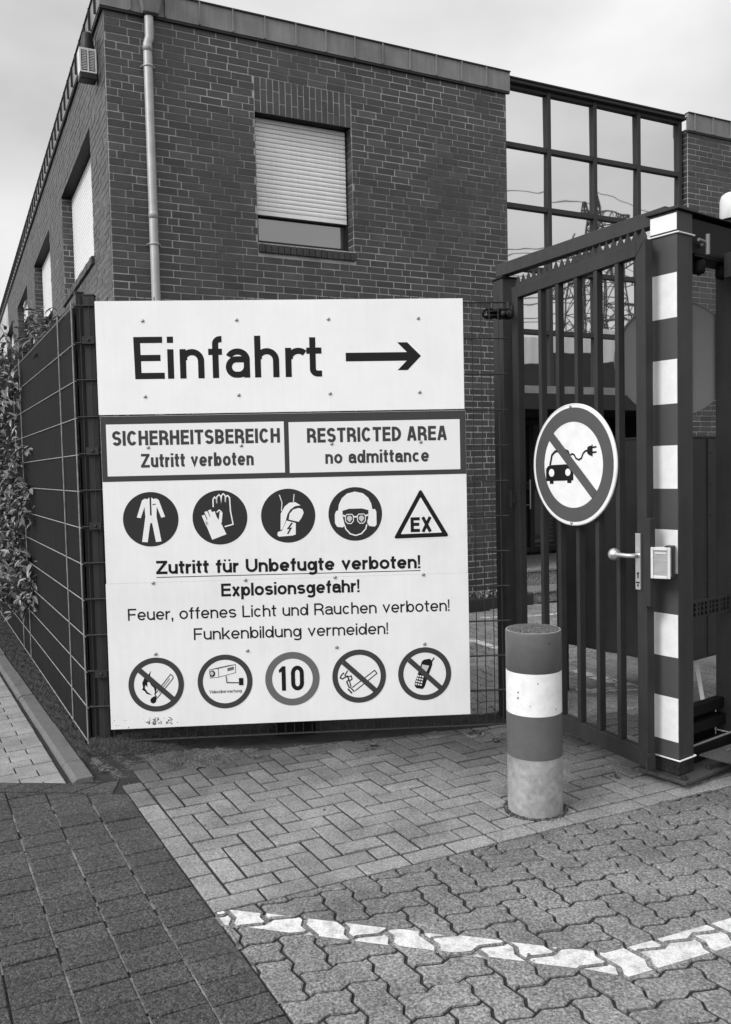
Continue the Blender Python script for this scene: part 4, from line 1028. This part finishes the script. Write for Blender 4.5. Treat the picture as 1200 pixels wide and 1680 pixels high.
def rleaf(u, y, z, out, tn=None):
    d = Vector((rnd.uniform(-1, 1), rnd.uniform(-.5, 1) * out + rnd.uniform(-.4, .4), rnd.uniform(-.9, .5)))
    leaf(s, Vector((u, y, z)), d, Vector((rnd.uniform(-.5, .5), .4 * out, 1)), rnd.uniform(.06, .125), rnd.uniform(.014, .022), (tn or 1) * rnd.choice((.5, .7, .9, 1, 1.1, 1.4, 1.9)))
def htop(u): return 2.28 + .46 * min(1, max(0, (u - .7) / 1.5)) + .10 * sin(2.7 * u) + .07 * sin(7.1 * u + 1)
N_ = 0
while N_ < 11500:
    u = rnd.uniform(.10, 9.5); z = rnd.uniform(.08, 2.95); y = -rnd.uniform(.09, .75)
    if z > htop(u) - .25 * abs((y + .35) / .4) ** 2 : continue
    if rnd.random() < .25 * (1 + sin(5 * u + 3 * z) * sin(4 * z - 2 * u)): continue
    rleaf(u, y, z, 1); N_ += 1
for k in range(260):                                  # shoots: stem with leaves, some grow out over the fence
    u = rnd.uniform(1.0, 8.5); y = -rnd.uniform(.1, .5); z = htop(u) - .32; p = Vector((u, y, z)); d = Vector((rnd.uniform(-.35, .35), rnd.uniform(-.15, .45), 1)).normalized(); L = rnd.uniform(.2, .5)
    st.tube([p, p + d * L * .6, p + d * L + Vector((0, .02, -.01))], .004, 5, r2=.002)
    for i in range(9): q = p + d * L * (i + 1) / 9; rleaf(q.x, q.y, q.z, rnd.choice((-1, 1)))
dens = lambda u, z: .5 + .5 * sin(3.3 * u + 1.3) * sin(2.9 * z + u)
n = 0
while n < 5200:                                       # leaves that came through to the footpath side
    u = rnd.uniform(1.95, 9.0); z = rnd.uniform(.42, 2.45)
    lim = .045 + .36 * min(1, max(0, (u - 2.05) / 1.1)) * (.45 + .55 * sin(1.7 * z + 2.2 * u) ** 2) 
    if u < 2.35 and not (1.2 < z < 1.5 or 1.7 < z < 1.95 or .5 < z < .95): continue
    if 1.80 < z < 2.12 and u < 3.2 and rnd.random() < .8: continue
    y = .02 + abs(rnd.gauss(0, .5)) * lim
    if y > .42: continue
    rleaf(u, y, z, 1, 1.05); n += 1
for k in range(30):
    u = rnd.uniform(2.1, 8.5); z0 = rnd.uniform(.5, 1.9)
    st.tube([(u, -.03, z0 - .1), (u + .03, .06, z0), (u + rnd.uniform(-.1, .1), .16, z0 + .2)], .004, 5, r2=.002)
for k in range(26):
    u = .3 + k * .36; x0 = u; 
    for j in range(3): st.tube([(x0 + .03 * j, -.35, 0), (x0 + rnd.uniform(-.1, .1), -.35 + rnd.uniform(-.1, .1), 1.0), (x0 + rnd.uniform(-.2, .2), -.35 + rnd.uniform(-.2, .2), 2.2)], .012, 6, r2=.005)
s.build('foliage', 'leaf', hd); st.build('stems', 'stem', hd)

# ------------------------------------------------------------------ gate portal: hinge post, overhead rail, striped post, guide beam, rear post
KP = Vector((1.475, 3.980, 0)); A_P = radians(36.5)
gp_ = thing('gate_portal', 'steel gate frame with white banded post, overhead rails and wide base plate', 'gate frame', KP, A_P)
pz = (0.050, 2.718); SX, SY = .122, .148
s = MB(); s.box(0, SX, 0, SY, .122, pz[1]); sp = s.build('striped_post', 'post_grey', gp_, bevel=.004)
s = MB(); s.box(.001, SX - .001, .001, SY - .001, pz[0], .1215); s.build('post_foot', 'mud', sp)
s = MB(); zs = [.420 - .2 + .203 * k * 0 for k in range(1)]
edges = [.207, .420, .616, .823, 1.020, 1.228, 1.423, 1.628, 1.824, 2.031, 2.225, 2.432]
wb = [(edges[2 * k], edges[2 * k + 1]) for k in range(6)] + [(2.628, 2.705)]
for z0, z1 in wb: s = MB(); s.box(-.0012, -.0004, .004, SY - .003, z0, z1); s.build('white_band', 'stripe_white', sp)
ee = [.124] + edges + [2.612]
for k in range(0, len(ee), 2): s = MB(); s.box(-.0010, -.0004, .003, SY - .003, ee[k] + .0005, ee[k + 1] - .0005); s.build('dark_band', 'stripe_dark', sp)
for z in (.1205, 2.614):
    s = MB()
    r = .0042; q = .006
    P_ = [(-q, -q, z), (SX + q, -q, z), (SX + q, SY + q, z), (-q, SY + q, z), (-q, -q, z)]
    for i in range(4): s.tube([P_[i], P_[i + 1]], r, 8)
    s.build('cable_tie', 'stripe_white', sp)
s = MB(); s.box(-.014, SX + .03, -.014, SY + .014, pz[1] + .001, pz[1] + .016); s.build('cap_plate', 'dark_metal', sp, bevel=.002)
s = MB(); s.box(-.045, .62, -.065, .20, .026, .044); s.box(.02, .10, .01, .08, -.02, .0295); s.box(.30, .40, .0, .08, -.02, .0295); s.box(.01, .10, .12, .19, -.02, .0295)
bp = s.build('base_plate', 'plate', gp_, bevel=.004)
s = MB(); 
for x, y in ((-.015, -.035), (.20, -.03), (.22, .16)): s.lathe([(.016, .0475), (.016, .054), (.010, .055), (.010, .064), (.0001, .064)], 6, 0, (x, y), False)
s.build('anchor_bolt', 'zinc_dark', bp)
# beam over the sliding gate with its guide rollers
s = MB(); s.box(SX + .001, 1.6, .004, SY - .004, 2.535, 2.698); s.box(-.012, 1.62, -.014, SY + .014, 2.7165, 2.724); bm_ = s.build('guide_beam', 'black', gp_, bevel=.003)
s = MB()
for x in (.22, .42):
    s.lathe([(.0001, 2.455), (.026, 2.455), (.030, 2.465), (.030, 2.51), (.026, 2.52), (.0001, 2.52)], 20, 0, (x, .03)); s.tube([(x, .03, 2.445), (x, .03, 2.52)], .009, 8)
s.box(.14, .56, .0, .10, 2.523, 2.533)
s.build('guide_roller', 'black', gp_)
s = MB(); s.tube([(.20, -.03, 2.53), (.20, -.03, 2.625)], .010, 10); s.tube([(.20, -.03, 2.58), (.20, .004, 2.58)], .008, 8); s.tube([(.14, -.02, 2.595), (.20, -.02, 2.59)], .008, 8); s.build('roller_pin', 'zinc', gp_)
s = MB(); s.box(.36, 1.6, -.10, -.016, 2.44, 2.56); s.build('gate_head_rail', 'dark_metal', gp_, bevel=.004)
s = MB(); s.box(.560, .690, 0, SY, .048, 2.534); rp = s.build('rear_post', 'dark_metal', gp_, bevel=.004)
s = MB(); r = .0042; P_ = [(.554, -.006, .128), (.696, -.006, .128), (.696, SY + .006, .128), (.554, SY + .006, .128), (.554, -.006, .128)]
for i in range(4): s.tube([P_[i], P_[i + 1]], r, 8)
s.build('cable_tie', 'stripe_white', rp)
s = MB(); s.box(SX + .002, .559, .10, .145, .255, .31); s.box(SX + .002, .559, .05, .095, .05, .13); s.box(SX + .002, .559, .09, .14, .17, .225); s.box(SX + .002, .559, .150, .156, .05, .30); s.build('floor_guide', 'black', gp_, bevel=.003)
s = MB(); s.tube([(SX + .005, .05, .138), (.555, .05, .138)], .006, 8); s.build('guide_rod', 'zinc', gp_)
# tread plate flap
s = MB(); s.mesh([(.135, -.02, .128), (.66, -.05, .128), (.66, -.21, .075), (.30, -.21, .070), (.135, -.02, .120), (.66, -.05, .120), (.66, -.21, .066), (.30, -.21, .062)], [(0, 1, 2, 3), (7, 6, 5, 4), (0, 3, 7, 4), (3, 2, 6, 7), (2, 1, 5, 6), (1, 0, 4, 5)])
fl = s.build('tread_flap', 'plate', gp_, fixn=True)
s = MB(); rr = random.Random(2)
for i in range(18):
    for j in range(5):
        x = .30 + i * .02; v = .12 + .8 * j / 5; y = -.05 - .16 * v; z = .1285 - .055 * v
        s.box(x, x + .012, y, y + .005, z, z + .0035)
s.build('tread_pattern', 'zinc', fl)
# gear rack seen between the posts
s = MB(); s.box(SX + .003, .555, .060, .080, .845, .855); s.box(SX + .003, .555, .060, .080, .770, .780); s.box(SX + .003, .555, .074, .080, .7805, .8445)
for k in range(13):
    x = SX + .012 + k * .034; s.box(x, x + (.012 if k % 3 else .020), .060, .0735, .7805, .8445)
    s.box(x + .0205, x + .0335, .060, .0735, .798, .808); s.box(x + .0205, x + .0335, .060, .0735, .821, .829)
s.build('gear_rack', 'dark_metal', gp_)
# hinge post and overhead rail
HP = Vector((.848, 5.120, 0)); A_G = radians(113.4)                # gate leaf: x from lock side to hinge side, y to the front
inv = Matrix.Rotation(-A_P, 4, 'Z') @ Matrix.Translation(-KP)
gmat = lambda org: (lambda x, y, z: tuple(inv @ (Matrix.Translation(org) @ Matrix.Rotation(A_G, 4, 'Z') @ Vector((x, y, z)))))
s = MB(); g = gmat(HP); s.box(0, .11, -.11, 0, -.05, 2.672, 1, 0, g); hp = s.build('hinge_post', 'post_grey', gp_, bevel=.004, fixn=True)
s = MB(); s.box(-.010, .120, -.12, .010, 2.6725, 2.680, 1, 0, g); s.build('cap_plate', 'dark_metal', hp, fixn=True)
rs = Vector((1.440, 4.07, 0)); re_ = HP + Vector((-.03, .05, 0)); rd = (re_ - rs); rl = rd.length; ra = math.atan2(rd.y, rd.x)
rm = lambda x, y, z: tuple(inv @ (Matrix.Translation(rs) @ Matrix.Rotation(ra, 4, 'Z') @ Vector((x, y, z))))
s = MB(); s.box(-.01, rl, -.062, .0, 2.685, 2.758, 1, 0, rm); s.build('overhead_rail', 'post_grey', gp_, bevel=.003, fixn=True)
# ------------------------------------------------------------------ pedestrian gate leaf
GN = Vector((1.320, 4.020, 0))
gt = thing('pedestrian_gate', 'narrow dark barred gate leaf with a spiked top rail and steel knob', 'gate', GN, A_G)
LE = 1.095; zt, zb = 2.592, .080; D_ = .045
s = MB()
s.box(-.024, .042, -D_, 0, zb, zt); s.box(LE - .060, LE, -D_, 0, zb, zt)
for za, zc_ in ((zt - .068, zt), (zb, zb + .085)): s2 = MB(); s2.box(.0425, LE - .0605, -D_, 0, za, zc_); s2.build('rail', 'dark_metal', gt, bevel=.003)
fr = s.build('frame', 'dark_metal', gt, bevel=.003)
ms = MB()
for (x0, z0, x1, z1) in ((-.022, zt, .0425, zt - .068), (LE - .002, zt, LE - .06, zt - .068), (-.022, zb, .0425, zb + .085), (LE - .002, zb, LE - .06, zb + .085)): ms.tube([(x0, .0006, z0), (x1, .0006, z1)], .0016, 6)
ms.build('mitre_weld', 'post_grey', fr)
for u in (.182, .342, .502, .664, .824):
    b = MB(); b.box(u - .014, u + .014, -.042, -.003, zb + .0855, zt - .0685); b.build('bar', 'dark_metal', gt, bevel=.003)
s = MB(); n = 21
s.box(-.01, LE - .01, -.026, -.022, zt + .001, zt + .018)
for k in range(n):
    x0 = -.01 + (LE) * k / n; x1 = -.01 + LE * (k + 1) / n
    s.mesh([(x0, -.026, zt + .018), (x1, -.026, zt + .018), ((x0 + x1) / 2, -.026, zt + .064), (x0, -.022, zt + .018), (x1, -.022, zt + .018), ((x0 + x1) / 2, -.022, zt + .064)], [(0, 1, 2), (5, 4, 3), (0, 2, 5, 3), (1, 4, 5, 2)])
s.build('spike_strip', 'dark_metal', gt, fixn=True)
s = MB(); s.box(.006, .042, .0005, .012, .940, 1.212); hp_ = s.build('handle_plate', 'chrome', gt, bevel=.003)
s = MB(); s.tube([(.025, .012, 1.105), (.025, .045, 1.105), (.035, .055, 1.105), (.11, .060, 1.105)], .0115, 14); s.sphere((.135, .060, 1.105), .031, 20, 14); s.lathe([(.019, .0), (.019, .0)], 4, 0, (0, 0)) if False else None
s.build('knob', 'chrome', hp_)
s = MB(); s.sphere((.022, .0125, 1.020), .006, 10, 6); s.box(.019, .025, .0118, .0135, .996, 1.018); s.box(.012, .034, .0118, .0132, .972, .979); s.box(.019, .026, .0118, .0133, .955, .968); s.build('keyhole', 'print_black', hp_)
s = MB(); s.box(-.062, -.0245, -.02, .014, .868, 1.288); s.build('lock_case', 'dark_metal', gt, bevel=.004)
for z in (2.46, 1.35, .25):
    s = MB(); s.tube([(LE + .012, .012, z - .05), (LE + .012, .012, z + .05)], .013, 12); s.box(LE - .02, LE + .012, .001, .010, z - .025, z + .025); s.build('hinge', 'dark_metal', gt)
s = MB(); s.box(-.044, -.0245, -.03, .010, zb + .0, zb + .075); s.tube([(-.034, .014, zb - .02), (-.034, .014, zb + .06)], .006, 8); s.build('drop_bolt', 'dark_metal', gt)
# chain clamp on hinge post
cc = thing('chain_clamp', 'dark chain shackle tying the mesh fence to the hinge post', 'chain', Vector((.775, 4.97, 2.43)), A_F)
for i, (x, y, z, a) in enumerate(((.03, -.01, .0, 0), (-.01, .0, -.012, 1), (-.03, .0, .004, 0), (.07, -.01, .0, 0), (.0, .0, .012, 1))):
    s = MB(); R_ = .026; pts = [((x + R_ * 1.5 * cos(t)), y + (R_ * sin(t) if a else 0), z + (0 if a else R_ * sin(t))) for t in [2 * pi * k / 16 for k in range(17)]]
    s.tube(pts, .0075, 8); s.build('link', 'black', cc)
s = MB(); s.tube([(.075, .02, .0), (.075, -.05, .0)], .017, 14); s.tube([(.075, -.05, 0), (.075, -.068, 0)], .010, 8); s.sphere((.045, -.03, -.002), .016, 10, 8); s.build('bolt', 'zinc_dark', cc)
# ------------------------------------------------------------------ round traffic sign hung on the gate
sc_ = thing('charging_ban_sign', 'round sign with a crossed out electric car hung on the barred gate', 'sign', GN + Vector((cos(A_G) * .489, sin(A_G) * .489, 0)) + Vector((-sin(A_G), cos(A_G), 0)) * .022, A_G + pi + radians(4.2))
# local x now runs towards the lock side when seen from the front, front at -y
Rr = .321; ZC = 1.546
s = MB(); n = 96
prof = [(Rr - .02, .004), (Rr - .004, .0), (Rr, -.004), (Rr, -.012), (Rr - .004, -.014)]
vs = [(r * cos(2 * pi * k / n), y, ZC + r * sin(2 * pi * k / n)) for r, y in prof for k in range(n)]
s.mesh(vs, [(i * n + k, i * n + (k + 1) % n, (i + 1) * n + (k + 1) % n, (i + 1) * n + k) for i in range(len(prof) - 1) for k in range(n)], 1, 0, True)
s.face([(Rr * .985 * cos(2 * pi * k / n), -.013, ZC + Rr * .985 * sin(2 * pi * k / n)) for k in range(n)]); s.face([(Rr * .94 * cos(-2 * pi * k / n), .004, ZC + Rr * .94 * sin(-2 * pi * k / n)) for k in range(n)])
pl = s.build('sign_plate', 'stripe_white', sc_, tri=True, fixn=True)
pr = Print(-.0135); c = (0, ZC)
ro, ri = .300, .226
pr.add(ring(c, ro, ri, 96), 'ring_red', 1); b = pr.build('ring', sc_)
k = lambda x, y: (c[0] + (x - 436) / 204 * .321, c[1] + (366 - y) / 299 * .321)
pr = Print(-.0135)
for sh in (poly([k(*p) for p in ((301, 385), (312, 370), (330, 365), (415, 362), (432, 372), (440, 388), (440, 442), (301, 446))]),
           stroke([k(*p) for p in ((322, 368), (333, 315), (350, 297), (400, 292), (415, 300), (426, 340), (432, 370))], .0135),
           stroke([k(*p) for p in ((330, 440), (330, 460))], .030), stroke([k(*p) for p in ((420, 438), (420, 455))], .032)): pr.add(sh, 'print_black', 1)
pr.add(poly([k(x, y) for x, y in arc(331, 404, 14, 20, 0, 360, 20)[:-1]]), 'print_white', 2); pr.add(poly([k(x, y) for x, y in arc(414, 402, 13, 18, 0, 360, 20)[:-1]]), 'print_white', 2)
pr.add(stroke([k(*p) for p in ((424, 318), (436, 312), (446, 318), (454, 335), (468, 342), (480, 335), (488, 312), (500, 300), (512, 300))], .0095), 'print_black', 1.3)
pr.add(poly([k(*p) for p in ((508, 285), (516, 278), (532, 276), (532, 326), (518, 322), (508, 312))]), 'print_black', 1.5)
for y in (285, 309): pr.add(stroke([k(530, y), k(551, y - 2)], .0085), 'print_black', 1.6)
pr.add(stroke([k(531, 270), k(531, 328)], .006), 'print_black', 1.7)
pr.build('symbol', sc_)
pr = Print(-.0135); d = ri * .99; a = radians(135)
pr.add(stroke([(c[0] - d * .735, c[1] + d * .69), (c[0] + d * .735, c[1] - d * .69)], .052), 'ring_red', 3); pr.build('slash', sc_)
bolts(sc_, [(-.01, ZC + .306), (-.01, ZC - .306)], -.016, .008)
# ------------------------------------------------------------------ key switch box on the striped post
kb = thing('key_switch_box', 'pale plastic switch box on the white banded gate post', 'switch box', (1.372, 3.925, 0), radians(-31))
s = MB(); s.box(-.040, .040, .0, .085, 1.012, 1.150); s.build('housing', 'box_white', kb, bevel=.005)
s = MB()
for x0, x1, z0, z1 in ((-.044, -.032, 1.008, 1.154), (.032, .044, 1.008, 1.154), (-.0315, .0315, 1.008, 1.022), (-.0315, .0315, 1.140, 1.154)): s.box(x0, x1, -.014, -.0005, z0, z1)
s.build('cover_rim', 'box_white', kb, bevel=.002)
s = MB(); s.box(-.0315, .0315, -.008, -.0005, 1.0225, 1.1395); s.build('window', 'box_grey', kb)
s = MB(); s.box(-.026, .026, -.0105, -.0082, 1.124, 1.131); s.box(-.030, .030, -.0095, -.0082, 1.094, 1.0955); s.build('label_strip', 'box_white', kb)
s = MB(); s.box(.010, .046, .030, .095, 1.006, 1.156); s.build('backplate', 'dark_metal', kb)
# ------------------------------------------------------------------ back of a round sign behind the gate post
rb = thing('round_sign_back', 'grey back of a large round sign standing behind the gate frame', 'sign', (1.632, 4.47, 0), radians(-4))
s = MB(); n = 72; R_ = .306; zc = 2.092
s.mesh([(R_ * cos(2 * pi * k / n), y, zc + R_ * sin(2 * pi * k / n)) for y in (-.012, .0) for k in range(n)], [(k, (k + 1) % n, n + (k + 1) % n, n + k) for k in range(n)])
s.face([(.300 * cos(2 * pi * k / n), -.006, zc + .300 * sin(2 * pi * k / n)) for k in range(n)]); s.mesh([(r * cos(2 * pi * k / n), -.012, zc + r * sin(2 * pi * k / n)) for r in (R_, .298) for k in range(n)], [(k, (k + 1) % n, n + (k + 1) % n, n + k) for k in range(n)])
s.face([(.306 * cos(-2 * pi * k / n), 0, zc + .306 * sin(-2 * pi * k / n)) for k in range(n)])
s.build('sign_plate', 'sign_back', rb, tri=True)
s = MB(); s.tube([(.035, -.035, -.05), (.035, -.035, 2.37)], .022, 16); s.build('pole', 'pipe', rb)
# ------------------------------------------------------------------ sheet metal screen behind the gate
KC = Vector((1.84, 5.00, 0))
sm = thing('metal_screen', 'dark sheet metal cabinet raised on legs behind the barred gate', 'cabinet', KC, A_P)
s = MB(); s.box(.0, .010, .0, .92, .345, 1.690); s.build('side_sheet', 'dark_metal', sm, bevel=.002)
s = MB(); s.box(.011, .80, .0, .008, .345, 1.690); sh = s.build('front_sheet', 'dark_metal', sm, bevel=.002)
s = MB(); s.box(.325, .37, -.006, -.0005, .35, 1.686); 
for k in range(7): s.sphere((.35, -.007, .46 + .19 * k), .0055, 8, 6)
s.build('rivet_strip', 'dark_metal', sh)
s = MB(); s.box(-.004, .81, -.006, .93, 1.691, 1.705); s.build('top_sheet', 'zinc_dark', sm, bevel=.002)
s = MB(); s.box(.79, .80, .009, .92, .345, 1.689); s.box(.011, .789, .91, .92, .345, 1.689); s.box(.0, .80, .0, .92, .335, .344); s.build('back_sheet', 'dark_metal', sm)
for x, y in ((.02, .03), (.02, .87), (.74, .03)):
    s = MB(); s.box(x, x + .04, y, y + .04, -.05, .334); s.build('leg', 'dark_metal', sm)
# ------------------------------------------------------------------ leaning white plank
lp = MB(); lp.box(-.012, .012, -.09, .09, -.03, .52); lp.box(-.016, .016, -.012, .012, -.05, -.02)
o = lp.build('leaning_board', 'stripe_white', None, loc=(2.128, 5.34, .04)); o.rotation_euler = (0, radians(-9), radians(-20)); tag(o, 'thin white board leaning behind the gate frame near the ground', 'board')
# ------------------------------------------------------------------ bollard
bo = thing('bollard', 'thick round bollard with white centre band and galvanised foot on the block paving', 'bollard', (.738, 3.752, 0), 0)
r = .1235
s = MB(); s.lathe([(r - .002, .640), (r, .642), (r, .812), (r - .002, .818), (r - .006, .820)], 64); s.build('top_band', 'bol_dark', bo)
s = MB(); s.lathe([(r - .0005, .452), (r - .0005, .640)], 64); s.build('white_band', 'bol_white', bo)
s = MB(); s.lathe([(r, .258), (r, .452)], 64); s.build('lower_band', 'bol_dark', bo)
s = MB(); s.lathe([(r - .001, -.05), (r - .001, .2575)], 64); s.build('foot_tube', 'bol_zinc', bo)
s = MB(); s.lathe([(.0001, .829), (.05, .828), (.09, .826), (r - .009, .8205)], 48); s.build('concrete_fill', 'bol_top', bo)
s = MB(); s.lathe([(r - .010, .806), (r - .010, .818), (r - .006, .8205), (r - .002, .8185)], 64); s.build('rim', 'bol_zinc', bo)
s = MB()
for a, z, q in ((-2.35, .555, .004), (-2.36, .530, .0045), (-1.62, .600, .003), (-1.2, .775, .004), (-1.9, .50, .002), (-.9, .48, .003)): s.sphere((r * .99 * cos(a), r * .99 * sin(a), z), q, 8, 6)
s.build('paint_chip', 'print_dark', bo)
# ------------------------------------------------------------------ warning light on the guide beam
wl = thing('warning_light', 'pale domed warning lamp on top of the sliding gate beam', 'lamp', KP + Vector((cos(A_P) * .56 - sin(A_P) * .06, sin(A_P) * .56 + cos(A_P) * .06, 2.724)), A_P)
s = MB(); s.lathe([(.045, .001), (.045, .045), (.03, .05)], 24); s.build('socket', 'black', wl)
s = MB(); s.lathe([(.052, .046), (.056, .06), (.055, .14), (.048, .165), (.03, .178), (.0001, .182)], 32); s.build('dome', 'box_white', wl)
# ------------------------------------------------------------------ what the panes mirror: hall and power line across the street
BX = lambda u, v, z=0: P0 + Vector((u * cos(A_B) - v * sin(A_B), u * sin(A_B) + v * cos(A_B), z))
hl = thing('industrial_hall', 'long hall with pale ribbed upper cladding across the street, mirrored in the glazed bay', 'building', BX(18, -45), A_B)
s = MB(); s.box(0, 70, -14, 0, -.05, 10.1); s.build('wall', 'hall_dark', hl)
s = MB(); n = 280
for k in range(n):
    x0 = 70 * k / n; x1 = 70 * (k + 1) / n; y0, y1 = ((.12, .12), (.12, .02), (.02, .02), (.02, .12))[k % 4]
    s.face([(x0, y0, 10.0), (x1, y1, 10.0), (x1, y1, 11.95), (x0, y0, 11.95)])
s.box(-.1, 70.1, -14, .0, 10.12, 11.97); s.build('cladding', 'hall', hl)
py = thing('lattice_pylon', 'lattice transmission pylon across the street, mirrored in the glazed bay', 'pylon', (74.4, -19.2, 0), radians(-64)); py.scale = (1, 1, .96)
s = MB(); lv = [(0, 3.6), (6, 2.9), (11, 2.3), (15, 1.75), (18, 1.45), (21, 1.1), (24, .7), (28.5, .12)]
for (z0, w0), (z1, w1) in zip(lv[:-1], lv[1:]):
    n = max(1, int((z1 - z0) / (w0 * 1.2)))
    for i in range(n):
        ta, tb = i / n, (i + 1) / n; za, zb_ = z0 + (z1 - z0) * ta, z0 + (z1 - z0) * tb; wa, wb = w0 + (w1 - w0) * ta, w0 + (w1 - w0) * tb
        cA = [(-wa, -wa), (wa, -wa), (wa, wa), (-wa, wa)]; cB = [(-wb, -wb), (wb, -wb), (wb, wb), (-wb, wb)]
        for q in range(4):
            s.tube([(*cA[q], za), (*cB[q], zb_)], .11, 4); s.tube([(*cA[q], za), (*cB[(q + 1) % 4], zb_)], .055, 4); s.tube([(*cA[(q + 1) % 4], za), (*cB[q], zb_)], .055, 4); s.tube([(*cB[q], zb_), (*cB[(q + 1) % 4], zb_)], .05, 4)
s.build('mast', 'pylon', py)
for z, L in ((15.6, 9.5), (20.4, 7.0), (24.6, 4.6)):
    s = MB()
    for sg in (-1, 1):
        w = 1.4; 
        for y in (-w, w):
            s.tube([(sg * w, y, z), (sg * L, 0, z + .3)], .09, 4); s.tube([(sg * w * .9, y * .8, z + 1.7), (sg * L, 0, z + .3)], .08, 4)
            m = 6
            for i in range(m):
                t0, t1 = i / m, (i + .5) / m; a = Vector((sg * w, y, z)).lerp(Vector((sg * L, 0, z + .3)), t0); b = Vector((sg * w * .9, y * .8, z + 1.7)).lerp(Vector((sg * L, 0, z + .3)), t1); c_ = Vector((sg * w, y, z)).lerp(Vector((sg * L, 0, z + .3)), (i + 1) / m)
                s.tube([a, b], .045, 4); s.tube([b, c_], .045, 4)
        for f_ in (.55, .99): s.tube([(sg * L * f_, 0, z + .2), (sg * L * f_, 0, z - 1.6)], .10, 6)
    s.build('cross_arm', 'pylon', py)
pwr = MB()
for z, L in ((14.0, 9.5), (18.8, 7.0), (23.0, 4.6)):
    for sg in (-1, 1):
        for f_ in (.55, .99):
            for d in (-1, 1):
                pts = [(sg * L * f_, d * 110 * t, z - 16 * t * (1 - t * .75)) for t in [k / 14 for k in range(15)]]
                pwr.tube(pts, .045, 4, False)
for d in (-1, 1): pwr.tube([(0, d * 110 * t, 28.5 - 15 * t * (1 - t * .75)) for t in [k / 14 for k in range(15)]], .04, 4, False)
pwr.build('cables', 'pylon', py)
